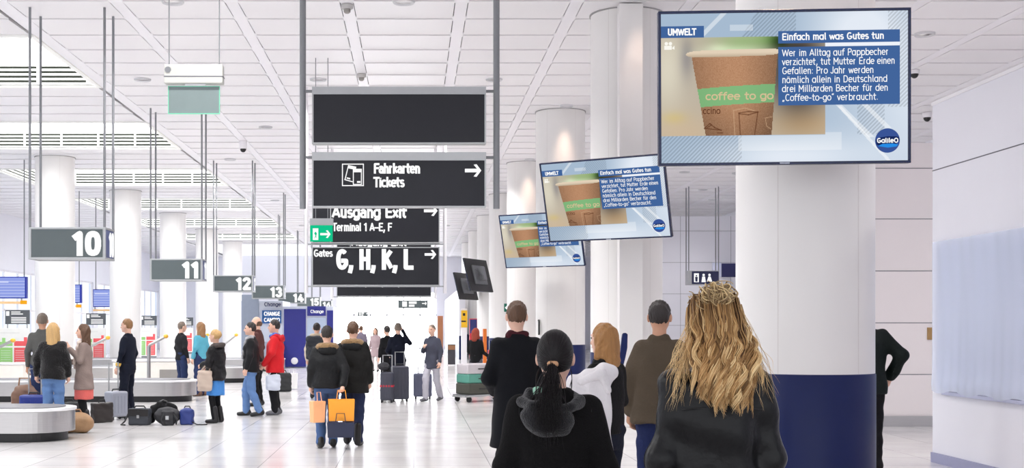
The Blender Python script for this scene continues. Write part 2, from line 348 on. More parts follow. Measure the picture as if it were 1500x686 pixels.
# ------------------------------------------------------------------ downlights
ringm = mat('white downlight ring', (205, 205, 208), .35)
lensm = glow('lit downlight lens', (255, 252, 246), 3.0)
def downlight(x, y, label, group, watts, color=(1, .985, .965), r=.17, ang=2.3):
    o = empty('downlight', (x, y, HC), 0, label, 'ceiling light', group)
    MB().lathe([(r*.72, -.004), (r, -.03), (r*1.06, -.012), (r*1.06, .03), (r*.72, .03)], n=24, cap=False).build('ring', ringm, o, True)
    MB().lathe([(.001, .02), (r*.74, .02), (r*.74, .024), (.001, .024)], n=24).build('lens', lensm, o, True)
    ld = bpy.data.lights.new('lamp', 'SPOT'); ld.energy = watts; ld.color = color; ld.spot_size = ang; ld.spot_blend = .8; ld.shadow_soft_size = .1
    lo = bpy.data.objects.new('lamp', ld); C.objects.link(lo); lo.parent = o; lo.location = (0, 0, -.05)
    return o
DL = 'small round recessed downlight in the white plank ceiling between two lengthwise strips'
for i in range(11):
    y = 13.66 + 2 * D / 3 * i
    for x in ((-5.765, -2.03, 1.71) if i % 2 == 0 else (-3.9, -.16)): downlight(x, y, DL, 'recessed ceiling downlights', SPOT_W)
for y in (9.0, 12.3, 15.6, 22.1, 25.4, 28.6, 35.2, 41.7):  # some downlights added between the others to brighten the right walls and ceiling
    downlight(9.19, y, DL, 'recessed ceiling downlights', SPOT_W * .85)
for x, y in ((11.06, 42.0), (11.06, 47.0), (9.19, 52.5), (12.3, 50.6)): downlight(x, y, DL, 'recessed ceiling downlights', SPOT_W * .5)

# ------------------------------------------------------------------ columns
def column(x, y, label, r=.6, base=True, group='round white columns', bz=1.19):
    o = empty('column', (x, y, 0), 0, label, 'column', group)
    z0 = bz if base else 0
    MB().lathe([(r, z0), (r, HC)], n=64, cap=True).build('shaft', columnw, o, True)
    s = MB()
    for a in (-2.25, -1.05, .4, 2.0): s.lathe([(r+.0015, z0), (r+.0015, HC-.01)], n=1, a0=a, a1=a+.006, cap=False)
    s.build('cladding_joint', mat('pale joint', (206, 200, 196), .6), o)
    MB().lathe([(r+.02, HC-.012), (r+.02, HC+.02)], n=48).build('ceiling_ring', mat('ceiling ring', (160, 158, 158), .6), o, True)
    if base:
        MB().lathe([(r+.008, .12), (r+.008, bz), (r, bz+.012)], n=64, cap=False).build('blue_base', navy, o, True)
        MB().lathe([(r+.012, 0), (r+.012, .12), (r, .125)], n=64, cap=False).build('skirting', white, o, True)
    return o
XC = 3.6
rights = ['nearest and largest round column, cream above a dark blue base, behind the largest hanging screen',
          'second round column from the camera on the right, behind the middle hanging screen',
          'third round column from the camera on the right, behind the smallest lit screen',
          'fourth round column on the right, white with a blue base, just past the smallest lit screen',
          'fifth round column on the right, beside the larger dark screen seen from its back',
          'sixth round column on the right, mostly hidden beside the smaller dark screen',
          'seventh round column on the right, a thin sliver near the bright exit',
          'eighth and farthest round column on the right, next to the bright exit']
for i, l in enumerate(rights): column(XC if i else 3.64, 11.45 + D*i, l, .62 if i == 0 else .6)
lefts = ['nearest white column on the left, right behind the number 10 sign',
         'second white column of the left row, behind the man in navy uniform',
         'third white column of the left row, behind the number 11 sign',
         'fourth white column of the left row, between the number 11 and 12 signs',
         'fifth and farthest white column of the left row, below the number 12 sign']
for i, l in enumerate(lefts): column(-11.15, 38.2 + D*i, l, .6, False, 'white columns of the left row')
for i in range(4):                                  # warm wash lights in front of the columns
    downlight(XC + .04, 11.45 + D*i - (1.12 if i == 1 else .88), 'recessed warm downlight before the %s column of the right row' % ('nearest', 'second', 'third', 'fourth')[i], 'warm column wash lights', WASH_W * (1.6, .35, .9, .9)[i], (1, .70, .52), .15, .95)
downlight(4.75, 11.2, 'recessed warm downlight close to the right side of the nearest column', 'warm column wash lights', WASH_W * 1.5, (1, .70, .52), .15, .95)

# slender white service post in front of the second column, and the curved navy fin beside it
o = MB().box((-.195, -.1, 0), (.195, .1, HC-.02)).build('service_post', columnw, None, False, .012)
o.location = ((925-VX)*19.9/F, 20.02, 0); tag(o, 'narrow white full height post standing in front of the second column', 'post')
zf = 18.6; q = lambda x, y: ((x-896)*zf/F, EYE + (VY-y)*zf/F)
out = [q(*p) for p in ((888,640),(889,600),(893,575),(899,552),(905,532),(909,514),(911,496),(912,490),(914,488),(917,488),(919.5,490),(919,510),(916,525),(911.5,542),(908.5,558),(907.5,580),(907.5,640))]
out = [(out[0][0], 0)] + out + [(out[-1][0], 0)]
o = MB().prism(out, .06, 'y').build('curved_fin', navy, None, False, .008); o.location = ((896-VX)*zf/F, zf, 0)
tag(o, 'curved dark blue upright fin with a rounded tip beside the narrow white post', 'fin')

# ------------------------------------------------------------------ hanging screens
TW, TH = 2.06, 1.27; px = TW / 371
def screen_image():
    W, H = 371, 228; X, Y = np.meshgrid(np.arange(W) + .5 + 962, np.arange(H) + .5 + 15.0)
    img = np.zeros((H, W, 3)); t = np.clip((X-962)/371, 0, 1); v = np.clip((Y-15)/228, 0, 1)
    A = np.array([158, 180, 203.]); B = np.array([228, 235, 245.])
    w = np.clip(.12 + .35*np.clip((t-.55)/.3, 0, 1) + .7*np.exp(-((t-.78)**2/.03 + (v-.15)**2/.06)) + .85*np.exp(-((t-.5)**2/.09 + (v-.95)**2/.02)) + .35*np.exp(-((t-1)**2/.02 + (v-.55)**2/.2)), 0, 1)
    img[:] = A + (B-A)*w[..., None]
    st = ((X + Y) % 6 < 2.2) & (((X < 1085) & (Y > 199) & (X-966 < (260-Y)*2.4+60)) | ((X > 1085) & (X < 1165) & (Y < 54) & (X-1085 > (54-Y)*.6)) | ((X > 1255) & (Y > 150) & (Y < 200) & (X-1255 < 40)) | ((X > 1300) & (Y < 160)))
    img[st] = img[st]*.87
    for (x, y, s) in ((1040, 38, 1), (1250, 178, -1), (1275, 165, -1)):   # pale arrows and slashes
        m = (np.abs((X-x) - s*(Y-y)*-1) < 5) & (np.abs(Y-y) < 26) & ((Y < 54) | (Y > 150)); img[m] = img[m]*.55 + 255*.45
    m = (np.abs((X-1262) - (Y-195)*.9) < 3) & (Y > 158) & (X < 1330); img[m] = img[m]*.5 + 255*.5
    m = (X > 1068) & (X < 1102) & (Y > 36) & (Y < 45); img[m] = img[m]*.65 + 255*.35
    m = (X > 1208) & (X < 1232) & (Y > 196) & (Y < 222) | (X > 1080) & (X < 1232) & (Y > 200) & (Y < 222); img[m] = img[m]*.7 + 255*.3
    # photograph of a paper cup
    p = (X > 965) & (X < 1208.5) & (Y > 53.5) & (Y < 199.5)
    g = lambda cx, cy, sx, sy: np.exp(-((X-cx)/sx)**2 - ((Y-cy)/sy)**2)[..., None]
    ph = np.zeros_like(img) + np.array([190, 179, 162.])
    ph += g(975, 100, 26, 60)*np.array([28, 32, 30]) + g(1004, 84, 10, 30)*np.array([-42, -38, -24]) + g(985, 172, 18, 9)*np.array([6, 2, -24])
    ph += g(1088, 60, 44, 13)*np.array([-30, 4, -30]) + g(1130, 56, 22, 16)*np.array([-22, 4, -26]) + g(1000, 195, 60, 30)*np.array([12, 2, -8])
    ph += g(1168, 105, 40, 58)*np.array([-172, -166, -146]) + g(1180, 185, 60, 24)*np.array([10, -5, -22]) + g(1140, 60, 14, 14)*np.array([-60, -60, -50])
    ph += g(1075, 74, 48, 7)*np.array([20, 38, 25]) + g(1050, 69, 16, 7)*np.array([20, 22, 20])
    f = (Y-80)/(199-80); xl = 1011 + 21*f; xr = 1138 - 9*f; u = (X-xl)/(xr-xl)
    cup = (u > 0) & (u < 1) & (Y > 80 - 3*np.sin(np.clip(u, 0, 1)*3.14))
    sh = (.84 + .22*np.sin(np.clip(u, 0, 1)*2.6 + .25) - .22*np.clip(u-.55, 0, 1))*(1.04 - .18*np.clip((Y-150)/50, 0, 1))
    speck = rng.normal(0, 7, (H, W))
    base = np.array([168, 126, 96.])*sh[..., None] + speck[..., None]*.7
    yb = Y - 4*(u-.5)**2 + (u-.5)*6
    band = cup & (yb > 126) & (yb < 153)
    base[band] = np.array([122, 172, 118.])*(.85 + .2*sh[band])[:, None]
    ph[cup] = base[cup]
    rim = (np.abs((X-1073)/70)**6 + np.abs((Y-77.5-(X-1073)*-.02)/5.2)**2.2) < 1; ph[rim] = np.array([226, 208, 184.]) - np.clip(Y[rim]-77, 0, 9)[:, None]*6
    # line drawings on the cup
    def seg(x0, y0, x1, y1, w, c):
        dx, dy = x1-x0, y1-y0; tt = np.clip(((X-x0)*dx+(Y-y0)*dy)/(dx*dx+dy*dy), 0, 1); d = np.hypot(X-x0-tt*dx, Y-y0-tt*dy); k = np.clip(w-d, 0, 1)[..., None]
        ph[:] = ph*(1-k) + np.array(c, float)*k
    brn = (92, 54, 34); pale = (206, 170, 136)
    for a in ((1081,166,1083,199),(1109,165,1104,199),(1081,166,1095,164),(1095,164,1109,165),(1081,167,1095,169),(1095,169,1109,165)): seg(*a, 1.0, brn)
    for a in ((1073,162,1075,199),(1073,162,1090,159),(1090,159,1104,163)): seg(*a, .9, pale)
    for a in ((1030,188,1038,181),(1038,181,1045,187),(1030,188,1055,191),(1034,187,1041,183),(1045,187,1055,191),(1049,195,1057,195)): seg(*a, 1.0, brn)
    for a in ((1120,174,1122,186),(1122,186,1128,190),(1120,174,1130,172)): seg(*a, .8, pale)
    img[p] = ph[p]
    return np.clip(img, 0, 255)
def image_mesh(name, img, w, h, m):                 # a grid of cells, one colour each, in the xz plane
    H, W, _ = img.shape; xs = np.linspace(-w/2, w/2, W+1); zs = np.linspace(h, 0, H+1)
    gx, gz = np.meshgrid(xs, zs); v = np.stack([gx, np.zeros_like(gx), gz], -1).reshape(-1, 3)
    i = np.arange((H)*(W)).reshape(H, W); a = (i // W)*(W+1) + i % W
    f = np.stack([a+W+1, a+W+2, a+1, a], -1).reshape(-1, 4)
    me = bpy.data.meshes.new(name); me.vertices.add(len(v)); me.vertices.foreach_set('co', v.astype(np.float32).ravel())
    me.loops.add(f.size); me.loops.foreach_set('vertex_index', f.astype(np.int32).ravel())
    me.polygons.add(len(f)); me.polygons.foreach_set('loop_start', (np.arange(len(f))*4).astype(np.int32))
    me.update(calc_edges=True); L = img/255; L = np.where(L <= .04045, L/12.92, ((L+.055)/1.055)**2.4)
    col = np.ones((len(f), 4, 4), np.float32); col[..., :3] = L.reshape(-1, 1, 3)
    at = me.color_attributes.new('tint', 'FLOAT_COLOR', 'CORNER'); at.data.foreach_set('color', col.ravel()); me.materials.append(m)
    return me
scr = attr_mat('lit screen image', SCR)
S = lambda r, g, b: glow('screen %d %d %d' % (r, g, b), (r, g, b), SCR)
sx = lambda x: (x - 1147.5)*px
sz = lambda y: (243 - y)*px
def television(lit=True):
    o = empty('wall_screen', (0, 0, 0))
    fr = MB(); t = .035
    fr.box((-TW/2, -.0, 0), (TW/2, .05, TH)); fr.build('housing', black if not lit else tvblue, o, False, .006)
    b = MB(); e = .022
    for a, c in (((-TW/2, -.02, 0), (TW/2, .0, e)), ((-TW/2, -.02, TH-e), (TW/2, .0, TH)), ((-TW/2, -.02, e), (-TW/2+e, .0, TH-e)), ((TW/2-e, -.02, e), (TW/2, .0, TH-e))): b.box(a, c)
    bz = b.build('bezel', tvblue, o, False, .004)
    MB().box((-.04, -.022, .006), (.04, -.0195, .016)).build('maker_plate', mat('pale plate', (190, 196, 210), .4), bz)
    MB().box((-.55, .05, .28), (.55, .1, 1.0)).box((-.12, .1, .4), (.12, .3, .9)).tube([(-.35, .1, .45), (-.1, .22, .6), (-.35, .1, .85)], .02).tube([(.35, .1, .45), (.1, .22, .6), (.35, .1, .85)], .02).build('wall_bracket', greymetal, o, False, .01)
    if not lit:
        MB().box((-TW/2+e, -.006, e), (TW/2-e, -.001, TH-e)).build('screen', mat('screen glass', (20, 22, 28), .1), o); return o
    s = bpy.data.objects.new('screen', image_mesh('screen', screen_image()[4:-4, 4:-4], TW-2*e, TH-2*e, scr)); C.objects.link(s); s.parent = o; s.location = (0, -.004, e)
    def bar(name, x0, y0, x1, y1, m, d=.0065): return MB().box((sx(x0), -d, sz(y1)-e), (sx(x1), -.001, sz(y0)-e)).build(name, m, s)
    blue = S(66, 101, 156); W_ = S(255, 255, 255)
    bar('topic_bar', 966, 36.5, 1029.5, 53.5, blue); bar('headline_bar', 1139, 46, 1317, 64, blue); bar('text_panel', 1139, 69.5, 1317, 155.5, blue)
    bar('white_rule', 1208, 64, 1317, 69.5, S(238, 242, 250), .003)
    sd = dict(fy=0)
    strokes('UMWELT', 10.6*px, (sx(976.5), -.0072, sz(50.3)-e), W_, s, pen=.2, width=41*px)
    strokes('Einfach mal was Gutes tun', 10.6*px, (sx(1144.5), -.0072, sz(59.8)-e), W_, s, pen=.17, width=149*px)
    for i, (l, w) in enumerate((('Wer im Alltag auf Pappbecher', 156), ('verzichtet, tut Mutter Erde einen', 165), ('Gefallen: Pro Jahr werden', 134), ('nämlich allein in Deutschland', 154), ('drei Milliarden Becher für den', 155), ('„Coffee-to-go“ verbraucht.', 140.5))):
        strokes(l, 10.4*px, (sx(1144.5), -.0072, sz(83.3 + 13.2*i)-e), W_, s, pen=.112, width=w*px)
    strokes('coffee to go', 12*px, (sx(1032), -.0072, sz(146.5)-e), S(214, 190, 150), s, pen=.16, width=99*px)
    strokes('ccino', 10*px, (sx(1028), -.0072, sz(167)-e), S(92, 54, 34), s, pen=.12, width=25*px)
    ic = MB()
    for x in (974, 980): ic.ball((sx(x), -.005, sz(62)-e), (2.6*px, .001, 2.6*px), 8)
    ic.box((sx(971), -.006, sz(71)-e), (sx(982), -.004, sz(65)-e)); ic.add([(sx(982), -.006, sz(69)-e), (sx(986), -.006, sz(71)-e), (sx(986), -.006, sz(65)-e)], [(0, 1, 2)])
    ic.build('camera_icon', S(250, 248, 240), s)
    lg = MB().lathe([(.001, 0), (18*px, 0), (18*px, .005), (.001, .005)], n=40); R = Matrix.Rotation(math.pi/2, 3, 'X'); lg.v = [R @ p for p in lg.v]
    l = lg.build('logo_disc', S(58, 84, 150), s); l.location = (sx(1299), -.002, sz(209.5)-e)
    sw = [(-17.4, 1), (-12, 4.5), (0, 6.2), (12, 6), (16.5, 5), (17.5, 0), (10, -7), (0, -8.5), (-10, -8), (-16, -6)]
    MB().prism([(a*px + sx(1299), b*px + sz(209.5)-e) for a, b in sw], .001, 'y', -.0085).build('logo_swoosh', S(22, 40, 92), s)
    MB().prism([(a*px + sx(1299), b*px + sz(209.5)-e) for a, b in ((-14, -8), (0, -10.5), (13, -9), (15.5, -6), (8, -4.5), (-8, -5))], .001, 'y', -.0092).build('logo_highlight', S(40, 140, 230), s)
    strokes('GalileO', 7.4*px, (sx(1299) - 15.5*px, -.0098, sz(213)-e), W_, s, 'logo_lettering', pen=.2, width=31*px)
    return o
tv = television()
def place(o, cx, cy, d, yaw, pitch, label, roll=0):
    ctr = P(cx, cy, d); R = Matrix.Rotation(yaw, 4, 'Z') @ Matrix.Rotation(pitch, 4, 'X') @ Matrix.Rotation(roll, 4, 'Y')
    o.rotation_euler = R.to_euler(); o.location = ctr - (R @ Vector((0, 0, TH/2)))
    tag(o, label, 'screen', 'hanging video screens'); return o
tv2, tv3 = copy_tree(tv), copy_tree(tv)
rd = math.radians
place(tv, 1148.3, 128, 10.12, rd(-1.6), rd(1.5), roll=rd(-.5), label='largest lit screen with the coffee cup picture, hanging at top right before the nearest column')
place(tv2, 885.5, 292.3, 18.95, rd(-33), rd(16), 'middle lit screen with the coffee cup picture, hanging before the second column')
place(tv3, 793, 352, 28.3, rd(-34), rd(16), 'smallest lit screen with the coffee cup picture, partly behind the middle screen')
td = television(False); td2 = copy_tree(td)
place(td, 700, 404, 46.6, rd(-117), rd(14), 'larger of two dark screens seen from behind, with its wall bracket showing')
place(td2, 682, 420, 57.0, rd(-117), rd(14), 'smaller of two dark screens seen from behind, left of the larger one')

# ------------------------------------------------------------------ big hanging direction signs
def box_sign(name, w, h, t, m, parent, head=.0):   # framed lightbox, face towards -y at y=0, base z=0
    MB().box((0, .012, 0), (w, t, h)).build('housing', alu, parent, False, .006)
    f = MB(); e = .022
    for a, c in (((0, -.006, 0), (w, .012, e)), ((0, -.006, h-e-head), (w, .012, h)), ((0, -.006, e), (e, .012, h-e-head)), ((w-e, -.006, e), (w, .012, h-e-head))): f.box(a, c)
    f.build('frame', alu, parent, False, .003)
    return MB().box((e, .002, e), (w-e, .011, h-e-head)).build(name, m, parent)
def sign_pole(o, x, z0, r=.045):
    return MB().tube([(x, .12, z0), (x, .12, HC)], r, 14).lathe([(r*2, HC-.02), (r*2, HC)], (x, .12, 0), 16).build('pole', greymetal, o, True)
Z1 = 17.6; k1 = Z1/F
o = empty('direction_sign', P(457, 304, Z1), 0, 'nearest hanging double sign on two grey poles, upper board blank, lower board reading Fahrkarten Tickets', 'sign')
W1 = 255*k1
up = empty('blank_board', (0, 0, (304-211)*k1)); up.parent = o; box_sign('sign_face', W1, 84*k1, .16, signblack, up, 9*k1)
lo = empty('lettered_board', (0, 0, 0)); lo.parent = o; box_sign('sign_face', W1, 81*k1, .16, signblack, lo, 10*k1)
X = lambda x: (x-457)*k1
Zc = lambda y: (304-y)*k1
strokes('Fahrkarten', 15.5*k1, (X(548), -.0005, Zc(254.5)), signw, lo, pen=.2, width=67*k1, din=True); strokes('Tickets', 15.5*k1, (X(548), -.0005, Zc(274.7)), signw, lo, pen=.19, width=44*k1, din=True)
MB().prism(arrow_outline(X(681), Zc(250), 24*k1, 18*k1), .003, 'y', -.005).build('arrow', signw, lo)
pg = MB()
for a, b in (((501, 271.5), (533, 272.8)), ((501, 240), (533, 241.3)), ((501, 240), (502.3, 272.8)), ((531.7, 240), (533, 272.8))): pg.box((X(a[0]), -.006, Zc(b[1])), (X(b[0]), -.003, Zc(a[1])))
qd = lambda pts: pg.prism([(X(a), Zc(b)) for a, b in pts], .003, 'y', -.006)
qd(((510, 242), (522, 244.5), (521, 249), (509, 246.5))); qd(((509, 246), (510.2, 246), (506, 263.5), (504.8, 263))); qd(((504.8, 262.5), (517, 266), (516.7, 267.2), (504.4, 263.8)))
qd(((517, 247.5), (530, 247.5), (530, 252.5), (517, 252.5))); qd(((517, 252), (518.2, 252), (518.2, 271), (517, 271))); qd(((528.8, 252), (530, 252), (530, 271), (528.8, 271))); qd(((517, 269.8), (530, 269.8), (530, 271), (517, 271)))
qd(((508, 260), (513, 261), (513, 263), (508, 262))); qd(((523, 265.5), (528, 265.5), (528, 268), (523, 268)))
pg.build('ticket_pictogram', signw, lo)
for x in (X(442.5), X(728)): sign_pole(o, x, Zc(305), .046)
for y in (131.5, 229):
    for a, c in ((442.5, 458), (711, 728)): MB().tube([(X(a), .12, Zc(y)), (X(c), .12, Zc(y))], .022).build('fixing_arm', greymetal, o, True)

Z2 = 26.9; k2 = Z2/F
def gate_sign(d, label, full):
    k = k2; o = empty('direction_sign', (0, 0, 0), 0, label, 'sign'); W = 187*k; X = lambda x: (x-457)*k; Zc = lambda y: (419-y)*k
    up = empty('exit_board', (0, 0, Zc(356.5))); up.parent = o; box_sign('sign_face', W, 60*k, .16, signblack, up)
    lo = empty('gates_board', (0, 0, 0)); lo.parent = o; box_sign('sign_face', W, 57*k, .16, signblack, lo)
    Zu = lambda y: (356.5-y)*k
    strokes('Ausgang Exit', 18*k, (X(487), -.0005, Zu(319.8)), signw, up, pen=.19, width=108*k, din=True); strokes('Terminal 1 A–E, F', 12.5*k, (X(487.5), -.0005, Zu(339)), signw, up, pen=.17, width=86*k, din=True)
    MB().prism(arrow_outline(X(621), Zu(309), 20*k, 15*k), .003, 'y', -.005).build('arrow', signw, up)
    MB().box((X(483.5), -.008, .02), (X(485), .0, 60*k - .02)).build('divider', alu, up)
    strokes('Gates', 11*k, (X(460), -.0005, Zc(376.5)), signw, lo, pen=.18, width=27*k, din=True); strokes('G, H, K, L', 30.5*k, (X(494), -.0005, Zc(395.5)), signw, lo, pen=.21, width=109*k, track=.13)
    MB().prism(arrow_outline(X(622), Zc(373), 17*k, 13*k), .003, 'y', -.005).build('arrow', signw, lo)
    for x in (X(448), X(652)): sign_pole(o, x, Zc(430) if full else Zc(424), .04).data.materials[0] = white
    [MB().box((X(448), .1, Zc(a+2)), (X(652), .14, Zc(a))).build('crossbar', alu, o) for a in (418.5, 356.5)]
    return o
o = gate_sign(Z2, 'hanging sign reading Gates G, H, K, L under a board reading Ausgang Exit Terminal 1', True); o.location = P(457, 419, Z2)
o2 = gate_sign(36.2, 'farther hanging sign mostly hidden behind the Gates sign, its dark lower edge showing', False)
o2.location = Vector(((493-VX)*36.2/F, 36.2, o.location.z - .0))
# green emergency exit box before the gates sign
d = 24.0; k = d/F; o = empty('emergency_exit_sign', P(454, 354, d), 0, 'small green lit exit sign with white door and arrow, hanging left of the Gates sign', 'sign')
MB().box((0, 0, 24*k), (34*k, .12, 34*k)).build('housing', alu, o, False, .005)
MB().box((0, .04, 0), (33*k, .07, 24*k)).build('lit_panel', glow('lit green exit sign', (20, 196, 140), 1.0*SCR), o, False, .003)
g = MB().box((4*k, .035, 2.5*k), (12*k, .041, 19.5*k)).prism(arrow_outline(15*k, 11*k, 15*k, 11*k), .005, 'y', .036); g.build('door_and_arrow', signw, o)
MB().prism([(6*k, 4*k), (8*k, 9*k), (6*k, 12*k), (8*k, 15*k), (10*k, 12*k), (9*k, 8*k), (10.5*k, 4*k), (8.5*k, 7*k)], .003, 'y', .031).build('running_figure', glow('lit green exit sign', (20, 196, 140), 1), o)
[MB().tube([(a*k, .06, 34*k), (a*k, .06, HC - EYE - (VY-354)*k)], .008, 6).build('hanger_rod', greymetal, o) for a in (8, 26)]
# white luminaire with a grey green plate, seen from behind, top left
d = 15.0; k = d/F; o = empty('emergency_exit_sign', P(240, 167, d), 0, 'white box over a grey green glass plate, hung on two thin wires', 'sign')
h = MB().box((0, 0, 45*k), (86*k, .14, 73*k)); h.build('housing', mat('white lamp housing', (192, 192, 187), .45), o, False, .012)
MB().box((0, -.003, 54.5*k), (86.5*k, .143, 56*k)).build('housing_joint', seam, o)
MB().lathe([(.001, 0), (4.5*k, 0), (4.5*k, .004), (.001, .004)], n=20).build('round_badge', greymetal, o); o.children[-1].location = (6*k, -.003, 65*k); o.children[-1].rotation_euler = (math.pi/2, 0, 0)
p = MB().box((6*k, .05, 2*k), (80*k, .07, 41*k)).build('glass_plate', mat('grey green plate', (122, 136, 136), .3), o, False, .002)
e = MB()
for a, c in (((5*k, .045, 1*k), (81*k, .075, 2*k)), ((5*k, .045, 41*k), (81*k, .075, 42*k)), ((5*k, .045, 2*k), (6*k, .075, 41*k)), ((80*k, .045, 2*k), (81*k, .075, 41*k))): e.box(a, c)
e.build('plate_edge', mat('mint green edge', (120, 214, 178), .3), p)
[MB().tube([(a*k, .07, 73*k), (a*k, .07, HC-EYE-(VY-167)*k)], .008, 6).build('hanger_wire', greymetal, o) for a in (6, 80)]
MB().box((30*k, .04, 42*k), (60*k, .1, 45*k)).build('plate_clamp', white, o)

# ------------------------------------------------------------------ number signs over the carousels
def number_sign(n, d, label):
    kk = 20.25/F; w, h, t = 113*kk, 47*kk, .62
    o = empty('number_sign', (-508*20.25/F - w*.5, d, EYE + 100*kk), 0, label, 'sign', 'carousel number signs')
    MB().box((.012, .012, .012), (w-.012, t-.012, h-.012)).build('lightbox', alu, o, False, .008)
    e = MB(); q = .045
    for x in (0, w-q):
        for y in (0, t-q): e.box((x, y, 0), (x+q, y+q, h))
    for z in (0, h-.03): e.box((0, -.004, z), (w, .03, z+.03)); e.box((0, t-.03, z), (w, t, z+.03)); e.box((0, 0, z), (.03, t, z+.03)); e.box((w-.03, 0, z), (w+.004, t, z+.03))
    e.build('frame', alu, o, False, .004)
    MB().box((.05, .004, .035), (w-.05, .013, h-.035)).build('front_face', signgrey, o)
    MB().box((w-.013, .05, .035), (w-.003, t-.05, h-.035)).build('side_face', mat('bluish side face', (52, 66, 118), .35), o)
    strokes(n, 37*kk, (w*.925, -.001, h*.1), signw, o, 'number', pen=.25, xs=.86, align='RIGHT', track=.14)
    strokes(n, 37*kk, (w-.001, t*.92, h*.1), signw, o, 'side_number', pen=.24, xs=.62, align='RIGHT', rz=math.pi/2, track=.14)
    for x in (.02, w-.02):
        for y in (.02, t-.02): MB().tube([(x, y, h), (x, y, HC - EYE - 100*kk)], .022, 8).build('hanger_rod', greymetal, o, True)
    return o
words = ['nearest hanging sign, with the number 10 at left', 'hanging sign with the number 11', 'hanging sign with the number 12, right of the number 11', 'hanging sign with the number 13, partly overlapped by the number 14',
         'hanging sign with the number 14', 'small far hanging sign with the number 15', 'farthest hanging sign, with the number 16']
for i, l in enumerate(words): number_sign(str(10 + i), 20.25 + 9.3*i, l)

# small far signs over the exit, washroom sign on the right
def small_sign(x0, y0, x1, y1, d, label, m=signgrey, marks=True, rods=True, t=.3):
    k = d/F; w, h = (x1-x0)*k, (y1-y0)*k; o = empty('hanging_sign', P(x0, y1, d), 0, label, 'sign')
    MB().box((0, .006, 0), (w, t, h)).build('housing', alu, o, False, .006); MB().box((.02, 0, .02), (w-.02, .008, h-.02)).build('sign_face', m, o)
    if marks:
        p = MB()
        p.box((w*.14, -.003, h*.2), (w*.30, .001, h*.85)).box((w*.36, -.003, h*.55), (w*.62, .001, h*.85)).box((w*.36, -.003, h*.2), (w*.55, .001, h*.45)).prism(arrow_outline(w*.8, h*.6, w*.16, h*.4), .003, 'y', -.003)
        p.build('pictogram', signw, o)
    if rods:
        for x in (.04, w-.04): MB().tube([(x, t*.5, h), (x, t*.5, HC - o.location.z)], .02, 8).build('hanger_rod', greymetal, o, True)
    return o
small_sign(583, 440, 627, 452, 60, 'small far dark sign with white marks hanging before the bright exit')
small_sign(524, 457, 539, 464, 74, 'tiny far sign hanging left in the bright exit', signgrey, True)
d = 46.0; k = d/F; o = empty('washroom_sign', P(1008, 417.5, d), 0, 'dark blue washroom sign with white pictograms hanging on four rods behind the blonde head', 'sign')
w, h, t = 46*k, 21*k, .5
MB().box((0, .01, 0), (w, t, h)).build('lightbox', alu, o, False, .01); MB().box((.14, 0, .03), (w-.03, .012, h-.03)).build('sign_face', mat('navy sign face', (36, 40, 78), .4), o)
p = MB().box((.22, -.004, .1), (.40, .002, .43)).ball((.58, -.002, .37), (.045, .006, .045)).prism([(.50, .1), (.66, .1), (.63, .31), (.53, .31)], .006, 'y', -.004).ball((.8, -.002, .37), (.045, .006, .045)).prism([(.70, .12), (.9, .12), (.84, .31), (.76, .31)], .006, 'y', -.004)
p.build('pictogram', signw, o)
MB().ball((.31, -.004, .34), (.03, .004, .03)).prism([(.27, .12), (.35, .12), (.36, .3), (.26, .3)], .003, 'y', -.008).build('seated_figure', mat('navy sign face', (36, 40, 78), .4), o)
for x in (.03, w-.03):
    for y in (.03, t-.03): MB().tube([(x, y, h), (x, y, HC - o.location.z)], .022, 8).build('hanger_rod', greymetal, o, True)
d = 49.0; k = d/F; o = empty('wall_sign', P(1045, 406, d), 0, 'blank navy blue board with a pale end panel high on the far wall', 'sign')
MB().box((12*k, 0, 0), (40*k, .25, 20*k)).build('board', mat('deep navy board', (30, 32, 82), .4), o, False, .01); MB().box((0, .01, 0), (12*k, .25, 21*k)).build('end_panel', mat('pale lilac panel', (196, 200, 222), .4), o, False, .01)
MB().box((20*k, .25, 4*k), (30*k, 1.0, 10*k)).build('wall_arm', greymetal, o)

# ------------------------------------------------------------------ small ceiling fittings
def dome(x, y, label, r=.09, drop=.16, group=None, cat='camera'):
    o = empty('dome_camera', (x, y, HC), 0, label, cat, group)
    MB().lathe([(r, 0), (r, -drop), (r*.9, -drop-.02)], n=20).build('mount', white, o, True)
    MB().ball((0, 0, -drop-.02), (r*.8, r*.8, r*.9)).build('lens_dome', black, o, True); return o
dome(-4.83, 34.8, 'white dome camera hanging from the ceiling strip right of the grey green plate', .11, .2)
dome(12.62, 30.2, 'dark dome camera under the ceiling at the top of the right partition wall', .11, .1)
dome(10.27, 25.2, 'small dome camera on a ceiling strip right of the largest screen', .1, .06)
def detector(x, y, label):
    o = empty('smoke_detector', (x, y, HC), 0, label, 'detector', 'ceiling detectors')
    MB().lathe([(.1, .0), (.1, -.05), (.085, -.07)], n=20).build('base', mat('grey detector base', (190, 188, 186), .5), o, True); MB().lathe([(.06, -.07), (.055, -.12), (.03, -.14)], n=20).build('sensor', mat('warm grey sensor', (150, 146, 142), .5), o, True)
detector(-1.09, 20.1, 'round smoke detector on the ceiling strip at the top edge left of centre'); detector(-1.09, 25.6, 'round smoke detector on the ceiling strip just above the blank sign board')

